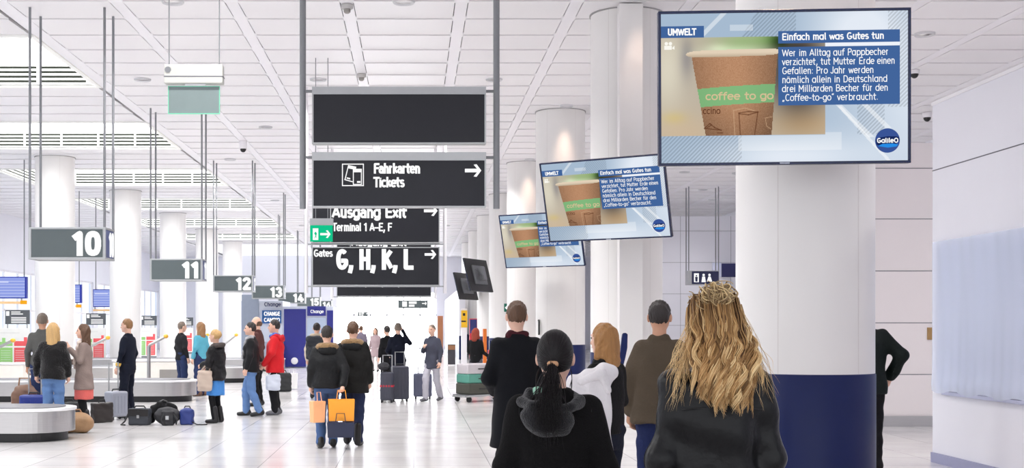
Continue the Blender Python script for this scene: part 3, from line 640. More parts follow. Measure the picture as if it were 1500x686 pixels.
# ------------------------------------------------------------------ plastic film over the partition panel, brass plate
vs, fs = [], []; ny, nz = 90, 60
for i in range(ny+1):
    for j in range(nz+1):
        y = 11.0 + 3.72*i/ny; u = j/nz; z = .86 + 1.78*u + .02*math.sin(i*.35)*(1-u)
        x = XR - .04 - .004*math.sin(i*1.25 + 2*u)*(1-u)**2 - .006*math.sin(i*.31 + 1.5*u) - .004*math.sin(i*.9 - 5*u)*u**3 - .012*math.exp(-((u-.05)/.05)**2)
        vs.append((x, y, z))
fs = [(i*(nz+1)+j, (i+1)*(nz+1)+j, (i+1)*(nz+1)+j+1, i*(nz+1)+j+1) for i in range(ny) for j in range(nz)]
film = mat('cloudy plastic film', (214, 222, 242), .25, var=(2, .02), bump=(9, .06), stretch=(1, 1.0, .12)); film.node_tree.nodes['Principled BSDF'].inputs['Alpha'].default_value = .72
o = empty('covered_poster_frame', (XR, 12.8, .8), 0, 'pale framed panel covered with crinkled plastic film on the right partition wall', 'panel')
fl = link_mesh('plastic_film', [(a - XR, b - 12.8, c - .8) for a, b, c in vs], fs, film, o, True)
MB().box((-.02, -1.85, .1), (-.0, 1.8, 1.8)).build('backing_board', mat('pale blue board', (206, 214, 236), .4), o); MB().box((-.045, -1.85, .03), (-.0, 1.65, .07)).build('lower_ledge', mat('lilac ledge', (176, 180, 206), .4), o)
o = MB().box((-.08, -.02, -.1), (.08, .0, .1)).box((-.08, -.024, .07), (.08, .0, .1)).build('brass_plate', mat('brass plate', (176, 142, 96), .35, .6), None, False, .004); o.location = P(1365, 489, 20.099); tag(o, 'small brass coloured plate on the white wall panel beside the right partition', 'plate')

# ------------------------------------------------------------------ baggage carousels
def carousel(x1, y0, label, x0=-17.0, w=1.25):
    o = empty('baggage_carousel', (x1 - w/2, y0 + w/2, 0), 0, label, 'carousel', 'baggage carousels'); L = x1 - w/2 - x0
    def stad(r, n=28): return [(r*math.sin(math.pi*i/n), -r*math.cos(math.pi*i/n)) for i in range(n+1)] + [(-L, r), (-L, -r)]
    for nm, r, z0, z1, m in (('plinth', w/2-.1, 0, .13, black), ('side_panel', w/2, .13, .43, steel), ('rim', w/2+.02, .43, .47, mat('white rim', (224, 224, 226), .3)), ('belt', w/2-.13, .47, .485, mat('grey belt plates', (120, 120, 124), .5))):
        MB().prism(stad(r), z1-z0, 'z', z0).build(nm, m, o, False, .006)
    return o
for i, l in enumerate(['nearest steel baggage carousel with a rounded end, bottom left', 'second steel baggage carousel, behind the black bags on the floor', 'third baggage carousel, behind the woman in the blue skirt', 'fourth and farthest baggage carousel']):
    carousel(-4.93 + (.12 if i else 0), 17.2 + D*i, l)
# boards behind the carousels
def guide_board(y, label, label2):
    o = empty('customs_board', (-11.82, y, 0), 0, label, 'board', 'customs guide boards')
    w = 1.0
    MB().box((-w, 0, .2), (0, .06, 1.6)).box((-w+.05, .01, 0), (-w+.1, .05, .2)).box((-.1, .01, 0), (-.05, .05, .2)).build('panel', mat('white board', (238, 238, 234), .4), o, False, .006)
    MB().box((-.92, -.004, .35), (-.52, .001, 1.0)).box((-.92, -.004, 1.05), (-.52, .001, 1.18)).box((-.84, -.004, 1.18), (-.74, .001, 1.3)).build('green_field', mat('light green print', (152, 210, 122), .5), o)
    MB().box((-.47, -.004, .35), (-.07, .001, 1.0)).box((-.47, -.004, 1.05), (-.07, .001, 1.2)).box((-.17, -.004, 1.2), (-.07, .001, 1.32)).build('red_field', mat('light red print', (236, 92, 96), .5), o)
    MB().box((-w, -.006, .2), (0, -.001, .3)).build('grey_foot', greymetal, o)
    t = MB()
    for z in np.linspace(.42, .9, 8): t.box((-.88, -.006, z), (-.58, -.004, z+.012)); t.box((-.43, -.006, z), (-.12, -.004, z+.012))
    t.box((-.9, -.006, 1.44), (-.3, -.004, 1.47)); t.build('printed_line', mat('pale print', (226, 226, 222), .5), o)
    p = empty('notice_panel', (-11.82, y + .0, 1.62), 0, label2, 'notice', 'dark notice panels')
    MB().box((-.75, 0, .1), (0, .05, .54)).build('panel', mat('grey notice face', (86, 90, 94), .4), p, False, .004)
    q = MB().box((-.72, -.004, .36), (-.62, .001, .5)).box((-.56, -.004, .4), (-.2, .001, .43)).box((-.56, -.004, .46), (-.28, .001, .49))
    for z in (.14, .19, .24, .29): q.box((-.56, -.004, z), (-.1, .001, z+.025))
    q.build('white_print', signw, p); [MB().box((a, .01, -.02), (a+.04, .04, .1)).build('bracket', alu, p) for a in (-.7, -.1)]
places_ = ['at the far left edge', 'behind the woman in the grey coat', 'right of the man in navy uniform', 'behind the shopper in the black jacket']
for i, s in enumerate(places_): guide_board(37.8 + D*i, 'white green and red board standing ' + s, 'dark grey notice above the green and red board ' + s)
def info_screen(x0, y0, x1, y1, d, label):
    k = d/F; w, h = (x1-x0)*k, (y1-y0)*k; o = empty('flight_display', P(x0, y1, d), 0, label, 'display', 'blue flight displays')
    MB().box((0, .01, 0), (w, .16, h)).build('housing', mat('deep blue housing', (26, 44, 150), .35), o, False, .008)
    MB().box((.03, 0, .03), (w-.06, .012, h-.03)).build('screen', glow('pale blue lit display', (150, 166, 236), .95*SCR), o)
    l = MB()
    for j in range(6): l.box((.03, -.003, .06 + (h-.12)*j/6), (w-.06, .001, .075 + (h-.12)*j/6))
    l.box((.08, -.003, h*.72), (w*.55, .001, h*.8)); l.build('timetable_line', glow('lighter display rows', (206, 214, 250), SCR), o)
    MB().box((0, .02, -.17), (w-.06, .14, -.09)).build('orange_light_strip', mat('pale orange strip', (246, 204, 150), .4), o); MB().box((w-.2, .0, -.18), (w-.03, .14, -.06)).build('orange_lamp', glow('orange lamp', (250, 176, 40), SCR), o)
    for x in (.1, w-.1): MB().tube([(x, .08, h), (x, .08, HC-o.location.z)], .02, 8).build('hanger_rod', greymetal, o)
    [MB().box((a, .05, -.1), (a+.04, .1, .0)).build('strip_bracket', alu, o) for a in (.05, w-.2)]
info_screen(-20, 405.5, 39, 437.5, 38.6, 'nearest blue flight display hanging at the far left edge')
info_screen(80, 417, 119, 444, 47.5, 'second blue flight display, its right end showing beside the nearest left column')
info_screen(136, 424, 176, 450, 49.9, 'third blue flight display between the first two left columns')
def cabinet(x0, x1, y, h, label):
    o = empty('white_cabinet', (x0, y, 0), 0, label, 'cabinet', 'white cabinets behind the carousels'); w = x1-x0
    MB().box((0, 0, .06), (w, .8, h)).build('body', mat('cream cabinet', (238, 234, 226), .4), o, False, .02); MB().box((.05, .05, 0), (w-.05, .75, .06)).build('plinth', black, o)
    MB().box((-.02, -.02, h), (w+.02, .82, h+.04)).build('top', white, o, False, .008); MB().box((w*.55, -.006, h*.45), (w*.55+.55, .001, h*.75)).build('vent_grille', mat('grey grille', (150, 146, 142), .5), o)
cabinet(-7.4, -5.3, 30.2, .78, 'low white cabinet with a small grey grille behind the second carousel')
cabinet(-16.0, -9.6, 30.2, .7, 'long low white cabinet behind the nearest carousel at left')
def bent_rail(p0, p1, p2, d, label):
    o = empty('bent_rail', (P(*p1, d).x, d, 0), 0, label, 'rail', 'bent steel rails'); a, b = P(*p1, d), P(*p2, d); c = o.location
    MB().tube([(0, 0, 0), (0, 0, a.z - .02)], .045, 12).build('post', steel, o, True)
    q = b - Vector((c.x, d, 0)); MB().tube([(0, 0, a.z - .02), (0.03, 0, a.z + .01), tuple(q)], .035, 12).build('arm', steel, o, True)
    MB().ball(tuple(q), (.06, .06, .05)).build('amber_tip', mat('amber lamp tip', (244, 186, 60), .3), o, True)
bent_rail(None, (-22, 519), (19, 499), 28.2, 'bent steel rail with amber tip at the far left edge'); bent_rail(None, (126, 511), (158, 495), 29.6, 'bent steel rail with amber tip left of the man in uniform')
bent_rail(None, (218, 506), (243, 493), 29.4, 'bent steel rail standing right of the man in uniform'); bent_rail(None, (327, 505), (346, 491), 37.6, 'far bent steel rail right of the woman with the beige bag')
bent_rail(None, (285, 504), (304, 491), 38.4, 'bent steel rail behind the shopper in teal')

# ------------------------------------------------------------------ exchange booth and the far right stands
d = 49.3; k = d/F; o = empty('exchange_booth', (P(353, 480, d).x, d, 0), 0, 'currency exchange booth with deep blue panels and CHANGE signs, far left of the exit', 'booth')
X = lambda x: (x-353)*k
Zc = lambda y: EYE + (VY-y)*k
MB().box((X(353), .05, 0), (X(414), 3.0, Zc(441))).box((X(414), .05, 0), (X(488), 3.0, Zc(449))).build('wall_panel', mat('pale booth wall', (206, 212, 226), .4), o, False, .01)
MB().box((X(354), .0, 0), (X(379), .06, Zc(432))).build('grey_panel', mat('blue grey panel', (140, 150, 168), .4), o)
MB().box((X(416), -.02, .04), (X(448), .06, Zc(453))).box((X(479), -.02, .04), (X(488), .06, Zc(455))).build('blue_panel', mat('deep blue panel', (34, 38, 128), .35), o, False, .006)
MB().box((X(450), -.02, Zc(463)), (X(477), .06, Zc(449))).build('blue_sign', mat('deep blue panel', (34, 38, 128), .35), o); MB().box((X(384), -.03, Zc(474)), (X(412), .06, Zc(455))).build('change_sign', mat('blue change sign', (24, 92, 160), .35), o)
strokes('CHANGE', 6.2*k, (X(387), -.033, Zc(463)), signw, o, pen=.2, width=23*k); strokes('CAMBIO', 6.2*k, (X(387), -.033, Zc(472)), signw, o, pen=.2, width=23*k)
bl = mat('blue lettering', (50, 60, 130), .4); strokes('Change', 6*k, (X(387), .044, Zc(449)), bl, o, pen=.17, width=24*k); strokes('Change', 5*k, (X(455), -.023, Zc(459)), signw, o, pen=.16, width=19*k)
MB().box((X(380), -.5, 0), (X(415), .05, 1.05)).build('counter', mat('grey counter', (150, 156, 172), .4), o, False, .02); MB().box((X(450), .02, Zc(520)), (X(478), .06, Zc(466))).build('window', mat('booth glass', (170, 184, 206), .1), o)
MB().ball((X(431.5), -.03, Zc(529)), (.14, .02, .14)).build('round_emblem', white, o, True)

def stand(x0, x1, y0, d, label, m, top=None, name='display_stand', depth=.3):
    k = d/F; w = (x1-x0)*k; zt = EYE + (VY-y0)*k; o = empty(name, (P(x0, 480, d).x, d, 0), 0, label, 'stand')
    MB().box((0, 0, .05), (w, depth, zt)).build('panel', m, o, False, .01); MB().box((-.03, -.03, 0), (w+.03, depth+.03, .05)).build('foot', white, o, False, .005)
    if top: MB().box((.01, -.012, zt*.75), (w-.01, .001, zt-.03)).build('printed_field', top, o)
    return o
stand(641, 649, 463, 70, 'tall narrow brown wooden panel standing at the right side of the bright exit', mat('brown wood panel', (172, 112, 76), .5, var=(8, .15), stretch=(1, 1, .2)))
stand(676, 684, 452, 44, 'pale stand with a yellow upper sign, farthest right of the exit', white, None); 
k = 44/F; s = MB().box((0, -.03, EYE + 0*k), (9*k, -.005, EYE + 25*k)).build('yellow_poster', mat('yellow poster', (240, 188, 30), .45)); s.location = (P(675.5, 480, 44).x, 44, 0); tag(s, 'yellow poster with a dark line on the pale stand right of the exit', 'poster')
MB().box((.3*k, -.033, EYE+8*k), (7*k, -.03, EYE+10*k)).box((2.5*k, -.033, EYE+17*k), (6*k, -.03, EYE+21*k)).build('dark_print', black, s)
stand(688, 699, 467, 40, 'red and navy display stand behind the person pushing the luggage cart', mat('red stand', (196, 44, 56), .45), mat('navy print', (34, 44, 104), .45))
stand(708, 713, 482, 38, 'narrow orange display stand left of the fifth column', mat('orange stand', (226, 120, 40), .45))
stand(656, 667, 505, 52, 'dark counter with a wooden top far back near the exit', mat('charcoal counter', (64, 62, 70), .4), mat('wood top', (150, 104, 70), .5), depth=.8)
o = stand(717, 729, 499, 31, 'navy upright panel with a red edge left of the man in the dark coat', navy); MB().box((-.03, -.01, .1), (.0, .2, 1.05)).build('red_edge', mat('red edge', (200, 40, 60), .4), o)
# far right run of white wall panels with a blue base
pw = struct(MB().box((2.3, 62, 1.2), (2.6, 90, 3.6)).build('wall_passage', wallw)); MB().box((2.29, 62, 0), (2.62, 90, 1.2)).build('blue_dado', navy, pw)
k = 48.1/F; o = empty('exit_pictogram', P(738.5, 457, 48.2), 0, 'small green exit pictogram on the fifth column above the man in the dark coat', 'sign')
MB().box((0, 0, 0), (5.5*k, .03, 12*k)).build('panel', mat('green sign', (16, 110, 90), .4), o); MB().prism([(1*k, 6*k), (4*k, 3*k), (4*k, 9*k)], .004, 'y', -.003).build('white_arrow', signw, o)

o = MB().tube([(0, -.06, 0), (0, -.1, .02), (0, -.1, .3), (0, -.06, .34), (0, .02, .34)], .022, 8).build('grab_rail', black, None, True); o.location = P(789, 490, 29.92); tag(o, 'thin black rail on the third column beside the man in the dark coat', 'rail')
# ------------------------------------------------------------------ smooth bodies: blended distance fields turned into one closed surface
A_ = lambda v: np.array(v, dtype=np.float64)
def nets(Fd, lo, vox):
    S = Fd < 0; nx, ny, nz = Fd.shape; sh = (nx-1, ny-1, nz-1)
    cnt = np.zeros(sh); acc = [np.zeros(sh) for _ in range(3)]
    I = np.indices(sh); cross = []
    for ax in range(3):
        a = [slice(None)]*3; b = [slice(None)]*3; a[ax] = slice(0, -1); b[ax] = slice(1, None); a, b = tuple(a), tuple(b)
        cr = S[a] != S[b]; cross.append(cr); den = Fd[a] - Fd[b]; t = np.where(cr, Fd[a]/np.where(np.abs(den) < 1e-9, 1e-9, den), 0)
        o1, o2 = [q for q in range(3) if q != ax]
        for d1 in (0, 1):
            for d2 in (0, 1):
                s = [slice(None)]*3; s[o1] = slice(d1, d1 + sh[o1]); s[o2] = slice(d2, d2 + sh[o2]); s = tuple(s)
                c = cr[s]; cnt += c; acc[ax] += np.where(c, I[ax] + t[s], 0); acc[o1] += np.where(c, I[o1] + d1, 0); acc[o2] += np.where(c, I[o2] + d2, 0)
    act = cnt > 0; idx = -np.ones(sh, np.int64); idx[act] = np.arange(act.sum())
    V = np.stack([acc[q][act]/cnt[act] for q in range(3)], -1)*vox + lo
    faces = []
    for ax in range(3):
        o1, o2 = [(1, 2), (2, 0), (0, 1)][ax]
        i = np.argwhere(cross[ax]); i = i[(i[:, o1] > 0) & (i[:, o1] < sh[o1]) & (i[:, o2] > 0) & (i[:, o2] < sh[o2])]
        def cell(a, b):
            j = i.copy(); j[:, o1] -= a; j[:, o2] -= b; return idx[j[:, 0], j[:, 1], j[:, 2]]
        q = np.stack([cell(1, 1), cell(0, 1), cell(0, 0), cell(1, 0)], -1); fl = ~S[i[:, 0], i[:, 1], i[:, 2]]; q[fl] = q[fl][:, ::-1]; faces.append(q)
    return V, np.concatenate(faces)
class SDF:
    def __init__(s): s.p = []; s.R = None; s.piv = None
    def _add(s, c, h, fn, k, op):
        c, h = A_(c), A_(h)
        if s.R is not None:
            R, piv = s.R, s.piv; rad = np.linalg.norm(h); c = piv + R @ (c - piv); h = A_([rad]*3); g = fn
            fn = lambda Q, g=g, R=R, piv=piv: g(piv + (Q - piv) @ R)
        s.p.append((c-h, c+h, fn, k, op)); return s
    def cap(s, a, b, ra, rb=None, k=.02, op='u', flat=None):
        a, b = A_(a), A_(b); rb = ra if rb is None else rb; ab = b-a; L = max(ab @ ab, 1e-9); m = max(ra, rb)
        def fn(Q):
            t = np.clip(((Q-a) @ ab)/L, 0, 1); d = Q - a - t[..., None]*ab
            if flat is not None: d = d*(1/A_(flat))
            return (np.sqrt((d*d).sum(-1)) - (ra + (rb-ra)*t))*(1 if flat is None else min(1, min(flat)))
        fm = max(flat) if flat is not None else 1
        return s._add((a+b)/2, np.abs(ab)/2 + m*max(1, fm), fn, k, op)
    def ell(s, c, r, k=.02, op='u', rot=None):
        c, r = A_(c), A_(r)
        def fn(Q):
            q = Q - c
            if rot is not None: q = q @ rot
            k0 = np.sqrt(((q/r)**2).sum(-1)); k1 = np.sqrt(((q/(r*r))**2).sum(-1)); return np.where(k1 < 1e-9, -r.min(), k0*(k0-1)/np.maximum(k1, 1e-9))
        return s._add(c, r if rot is None else A_([r.max()]*3), fn, k, op)
    def loft(s, rows, k=.02, op='u', n=2.4, rnd=.012):   # rows of z, cx, cy, rx, ry
        r = A_(sorted(rows)); z = r[:, 0]; zf = np.linspace(z[0], z[-1], 60)
        tab = []
        for q in range(1, 5):
            y = np.interp(zf, z, r[:, q]); y = np.convolve(np.pad(y, 3, 'edge'), np.ones(7)/7, 'valid'); tab.append(y)
        def fn(Q):
            zz = Q[..., 2]; cx, cy, rx, ry = [np.interp(zz, zf, t) for t in tab]; x, y = (Q[..., 0]-cx)/rx, (Q[..., 1]-cy)/ry
            d = ((np.abs(x)**n + np.abs(y)**n)**(1/n) - 1)*np.minimum(rx, ry); e = np.maximum(z[0]-zz, zz-z[-1])
            return np.maximum(d, e) if rnd == 0 else np.minimum(np.maximum(d+rnd, e+rnd), 0) + np.sqrt(np.maximum(d+rnd, 0)**2 + np.maximum(e+rnd, 0)**2) - rnd
        mx = A_([np.abs(r[:, 1]).max() + r[:, 3].max(), np.abs(r[:, 2]).max() + r[:, 4].max(), (z[-1]-z[0])/2])
        return s._add((0, 0, (z[0]+z[-1])/2), mx, fn, k, op)
    def box(s, c, h, rad=.01, k=.005, op='u', rot=None):
        c, h = A_(c), A_(h)
        def fn(Q):
            q = Q - c
            if rot is not None: q = q @ rot
            q = np.abs(q) - (h - rad); return np.sqrt((np.maximum(q, 0)**2).sum(-1)) + np.minimum(q.max(-1), 0) - rad
        return s._add(c, h if rot is None else A_([np.linalg.norm(h)]*3), fn, k, op)
    def plane(s, p, n, op='i'):                      # keep the side the normal points away from
        p, n = A_(p), A_(n)/np.linalg.norm(n)
        if s.R is not None: R, piv = s.R, s.piv; p = piv + R @ (p-piv); n = R @ n
        s.p.append((None, None, lambda Q: (Q-p) @ n, 0, op)); return s
    def mesh(s, vox, disp=None):
        us = [q for q in s.p if q[4] == 'u']; lo = np.min([q[0] for q in us], 0) - 3*vox - .02; hi = np.max([q[1] for q in us], 0) + 3*vox + .02
        n = np.ceil((hi-lo)/vox).astype(int) + 1; ax = [lo[i] + np.arange(n[i])*vox for i in range(3)]; Fd = np.full(n, .3)
        for a, b, fn, k, op in s.p:
            if a is None: sl = (slice(None),)*3
            else:
                mg = .03 + 2*vox + k; i0 = np.clip(np.floor((a-mg-lo)/vox).astype(int), 0, n-1); i1 = np.clip(np.ceil((b+mg-lo)/vox).astype(int)+1, 1, n); sl = tuple(slice(i0[q], i1[q]) for q in range(3))
            if min(q.stop - q.start if q.stop is not None else 9 for q in sl) <= 0: continue
            Q = np.stack(np.meshgrid(ax[0][sl[0]], ax[1][sl[1]], ax[2][sl[2]], indexing='ij'), -1); d = fn(Q); cur = Fd[sl]
            if op == 'u':
                h = np.clip(.5 + .5*(cur-d)/max(k, 1e-6), 0, 1); Fd[sl] = cur + (d-cur)*h - k*h*(1-h)
            elif op == 's':
                d = -d; h = np.clip(.5 - .5*(cur-d)/max(k, 1e-6), 0, 1); Fd[sl] = cur + (d-cur)*h + k*h*(1-h)
            else: Fd[sl] = np.maximum(cur, d)
        if disp is not None:
            Q = np.stack(np.meshgrid(*ax, indexing='ij'), -1); Fd = Fd + disp(Q)
        Fd[0] = Fd[-1] = .3; Fd[:, 0] = Fd[:, -1] = .3; Fd[:, :, 0] = Fd[:, :, -1] = .3
        return nets(Fd, lo, vox)
def merge(parts):
    V, Q, n = [], [], 0
    for v, f in parts: V.append(v); Q.append(f + n); n += len(v)
    return np.concatenate(V), np.concatenate(Q)
def fast_mesh(name, V, Q, m, parent, tint=None):
    me = bpy.data.meshes.new(name); me.vertices.add(len(V)); me.vertices.foreach_set('co', V.astype(np.float32).ravel())
    me.loops.add(Q.size); me.loops.foreach_set('vertex_index', Q.astype(np.int32).ravel()); me.polygons.add(len(Q)); k = Q.shape[1]
    me.polygons.foreach_set('loop_start', (np.arange(len(Q))*k).astype(np.int32)); me.update(calc_edges=True); me.polygons.foreach_set('use_smooth', [True]*len(Q))
    if tint is not None:
        at = me.color_attributes.new('tint', 'FLOAT_COLOR', 'POINT'); c = np.ones((len(V), 4), np.float32); c[:, :3] = tint; at.data.foreach_set('color', c.ravel())
    me.materials.append(m); o = bpy.data.objects.new(name, me); C.objects.link(o)
    if parent is not None: o.parent = parent
    return o
def folds(amp, f=(22, 22, 16), seed=0):
    r = np.random.default_rng(seed); a = r.uniform(0, 6.28, 6); w = r.uniform(.7, 1.3, 6)
    return lambda Q: amp*(np.sin(Q[..., 0]*f[0]*w[0] + Q[..., 2]*f[2]*w[1] + a[0] + 1.5*np.sin(Q[..., 1]*9 + a[3])) + .7*np.sin(Q[..., 1]*f[1]*w[2] - Q[..., 2]*f[2]*1.6*w[3] + a[1]) + .5*np.sin(Q[..., 2]*f[2]*2.3*w[4] + Q[..., 0]*13 + a[2]))
SKIN = {'light': mat('light skin', (222, 178, 156), .5, var=(20, .04)), 'tan': mat('tan skin', (196, 146, 118), .5, var=(20, .04))}
eyem = mat('eye', (60, 46, 40), .2); lipm = mat('lips', (176, 98, 92), .45)
def cloth(name, rgb, rough=.85, bump=(60, .35), var=(9, .12), sheen=.0):
    if max(rgb) < 60: rgb = tuple(c*.68 for c in rgb)
    return mat(name, rgb, rough, bump=bump, var=var, sheen=sheen, spec=.22)

def hand(w, d, fwd, side, curl=.5, grip=False):      # wrist point, direction, thumb side, palm normal side
    d = A_(d)/np.linalg.norm(d); f = A_(fwd) - d*(A_(fwd) @ d); f /= np.linalg.norm(f); n = np.cross(d, f)*side; s = SDF(); w = A_(w); c = 1.2 if grip else curl
    s.cap(w - d*.06, w + d*.01, .026, .024, flat=None); s.cap(w + d*.01 - f*.0, w + d*.075, .026, .034, .02); s.cap(w + d*.04 + f*.018, w + d*.088 + f*.024, .014, .012, .012); s.cap(w + d*.04 - f*.018, w + d*.084 - f*.024, .014, .011, .012)
    for j, (o, L) in enumerate(((.029, .062), (.010, .072), (-.010, .067), (-.028, .052))):
        b = w + d*.088 + f*o; u = d*math.cos(c*.6) + n*math.sin(c*.6); v = d*math.cos(c*1.5) + n*math.sin(c*1.5); t = d*math.cos(c*2.1) + n*math.sin(c*2.1)
        p1 = b + u*L*.5; p2 = p1 + v*L*.3; p3 = p2 + t*L*.25; s.cap(b - d*.01, p1, .0095, .009, .006); s.cap(p1, p2, .009, .0083, .004); s.cap(p2, p3, .0083, .007, .004)
    t0 = w + d*.03 + f*.02; t1 = t0 + d*.035 + f*.03 + n*.012; t2 = t1 + d*.03 + f*.006 + n*.016; s.cap(t0, t1, .014, .0105, .012); s.cap(t1, t2, .0105, .0085, .005)
    return s.mesh(.0062)
HR = {1: ((.222, -.025, 1.14), (.225, .045, .9)), -1: ((-.222, -.025, 1.14), (-.225, .045, .9))}
def rotz(a, b=0, c=0): return np.array((Matrix.Rotation(a, 3, 'Z') @ Matrix.Rotation(b, 3, 'X') @ Matrix.Rotation(c, 3, 'Y')))

def person(loc, yaw, H, label, top, legs, hair, shoes='black shoe', skin='light', arms=None, stride=0, head=(0, 0), vox=.014, group=None, lean=0, grip=(), build=1.0, shw=1.0, extra=None):
    """facing +y before the yaw; built for 1.75 m and scaled"""
    o = empty('person', loc, yaw, label, 'person', group); sc = H/1.75; o.scale = (sc, sc, sc)
    B = build; arms = arms or {}; J = {}
    for sd in (1, -1):
        e, w = arms.get(sd, HR[sd]); J[sd] = (A_((.16*shw*sd, -.012, 1.392)), A_(e), A_(w))
    st = stride; hips = {sd: A_((.088*sd, 0, .9)) for sd in (1, -1)}
    knee = {1: A_((.09, .03 + st*.55, .49 + abs(st)*.03)), -1: A_((-.09, .03 - st*.35, .48))}
    ank = {1: A_((.092, -.03 + st*.85, .085)), -1: A_((-.092, -.03 - st*.95, .085 + max(0, st)*.10))}
    toe = {1: ank[1] + A_((.02, .155, -.05)), -1: ank[-1] + A_((-.02, .15, -.05 - max(0, st)*.09))}
    # the body, one closed surface
    b = SDF(); b.loft([(.82, 0, 0, .13, .09), (.95, 0, 0, .155*B, .105*B), (1.1, 0, .0, .135*B, .095*B), (1.28, 0, .005, .155*B, .105*B), (1.38, 0, -.01, .14, .08), (1.43, 0, -.015, .08, .06), (1.475, 0, -.02, .055, .05)])
    for sd in (1, -1):
        s0, e, w = J[sd]; b.cap(s0, e, .042, .033, .03); b.cap(e, w, .033, .026, .02)
        b.cap(hips[sd], knee[sd], .082, .056, .03); b.cap(knee[sd], ank[sd], .054, .038, .02); b.cap(ank[sd] - A_((0, .03, .03)), toe[sd], .036, .028, .02)
    parts = [b.mesh(vox)]
    hc = A_((0, .015, 1.635)); R = rotz(head[0], head[1])
    h = SDF(); h.cap((0, -.02, 1.42), (0, .0, 1.57), .056, .05, .02); h.R = R; h.piv = A_((0, 0, 1.54))
    h.ell(hc, (.076, .096, .113), .02).ell(hc + (0, .03, -.055), (.058, .062, .062), .03).ell(hc + (0, .07, -.1), (.026, .024, .018), .02)
    h.cap(hc + (0, .088, .01), hc + (0, .112, -.035), .011, .0155, .012).ell(hc + (0, .083, .028), (.05, .016, .013), .012).ell(hc + (0, .086, -.066), (.026, .015, .013), .01)
    for sd in (1, -1): h.ell(hc + (.083*sd, -.008, -.014), (.012, .024, .034), .006).ell(hc + (.031*sd, .1, .005), (.016, .016, .012), .008, 's')
    parts.append(h.mesh(min(vox, .0085)))
    for sd in (1, -1):
        s0, e, w = J[sd]; d = (w-e); parts.append(hand(w, d, (-.15*sd, 1, .15) if abs(d[2]) > .12 else (-.6*sd, .2, .9), -sd, .55, sd in grip))
    V, Q = merge(parts); fast_mesh('body', V, Q, SKIN[skin], o)
    hd = lambda p: tuple(h.piv + R @ (A_(p) - h.piv))
    if vox < .02:
        for sd in (1, -1): MB().ball(hd(hc + (.031*sd, .084, .006)), .0125, 10).build('eye', eyem, o, True)
        MB().ball(hd(hc + (0, .098, -.066)), (.02, .008, .007), 10).build('mouth', lipm, o, True)
    # shoes and legs
    sm = mat(shoes, {'black shoe': (28, 27, 28), 'brown shoe': (96, 66, 48), 'grey shoe': (92, 92, 98), 'black boot': (26, 24, 25)}[shoes], .4)
    for sd in (1, -1):
        s = SDF(); a, t = ank[sd], toe[sd]; s.cap(a - A_((0, .035, .035)), t, .047, .04, .02, flat=(1, 1, .95)); s.cap(a - A_((0, .04, .02)), a + A_((0, 0, .05 if shoes != 'black boot' else .2)), .048, .05, .02); s.plane((0, 0, min(.003, 0) + .0), (0, 0, -1)) if sd == 1 or st <= 0 else None
        V, Q = s.mesh(min(vox, .012)); fast_mesh('boot' if shoes == 'black boot' else 'shoe', V, Q, sm, o)
    lk, lm = legs[0], legs[1]
    if lk in ('trousers', 'tights'):
        t = SDF(); e = .016 if lk == 'trousers' else .004
        t.loft([(.78, 0, 0, .15, .1), (.92, 0, 0, .17*B, .122*B), (1.06, 0, 0, .15*B, .11*B)])
        for sd in (1, -1):
            t.cap(hips[sd], knee[sd], .09 + e*.5, .058 + e*1.3, .03); k_ = knee[sd]; an = ank[sd] + (0, .004, .0); t.cap(k_, an, .056 + e*1.3, .044 + e*1.5, .02)
        V, Q = t.mesh(vox, folds(.004 if lk == 'trousers' else .001, (20, 20, 26), int(H*1000))); fast_mesh('trousers' if lk == 'trousers' else 'tights', V, Q, lm, o)
    if len(legs) > 2:                                # skirt or dress below the jacket: hem height, material
        t = SDF(); hem = legs[2]; t.loft([(hem, 0, 0, .2, .15 + abs(st)*.2), (.8, 0, 0, .19, .14), (1.0, 0, 0, .15, .11)], rnd=.01); V, Q = t.mesh(vox, folds(.005, (34, 34, 3), 3)); fast_mesh('skirt', V, Q, legs[3], o)
    # jacket or coat
    kind, tm, hem = top[0], top[1], top[2]; f = top[3] if len(top) > 3 else {}; g = f.get('bulk', 0)
    t = SDF(); t.loft([(hem, 0, 0, .175*B + g + f.get('flare', 0), .13*B + g + f.get('flare', 0)), (max(hem + .02, .95), 0, 0, .172*B + g, .128*B + g), (1.1, 0, .0, f.get('waist', .155)*B + g, .118*B + g), (1.27, 0, 0, .172*B*shw**.5 + g*.8, .13*B + g), (1.36, 0, -.008, .172*shw + g*.3, .108 + g*.5), (1.415, 0, -.013, .135*shw + g*.2, .086), (1.45, 0, -.015, .085*shw + g*.1, .068), (1.485, 0, -.015, .062, .06)], .03)
    for sd in (1, -1):
        s0, e, w = J[sd]; t.cap(s0 + A_((-.008*sd, 0, -.004)), e, .06 + g*.35, .05 + g*.45, .045); t.cap(e, w - (w-e)/np.linalg.norm(w-e)*.012, .05 + g*.45, .04 + g*.4, .025)
    if f.get('collar', True): t.cap((-.045, -.03, 1.465), (.045, -.03, 1.465), .036, .036, .02).cap((-.05, 0, 1.465), (-.035, .06, 1.43), .03, .02, .02).cap((.05, 0, 1.465), (.035, .06, 1.43), .03, .02, .02)
    V, Q = t.mesh(vox, folds(f.get('fold', .004), seed=int(H*997 + loc[0]*10))); fast_mesh(kind, V, Q, tm, o)
    if 'hood' in f:                                  # hood lying on the back
        t = SDF(); t.ell((0, -.115, 1.41), (.135, .062, .085), .03).cap((-.095, -.05, 1.46), (-.05, .06, 1.42), .045, .03, .03).cap((.095, -.05, 1.46), (.05, .06, 1.42), .045, .03, .03).ell((0, -.075, 1.49), (.085, .05, .035), .03, 's'); V, Q = t.mesh(vox, folds(.005)); fast_mesh('hood', V, Q, f['hood'], o)
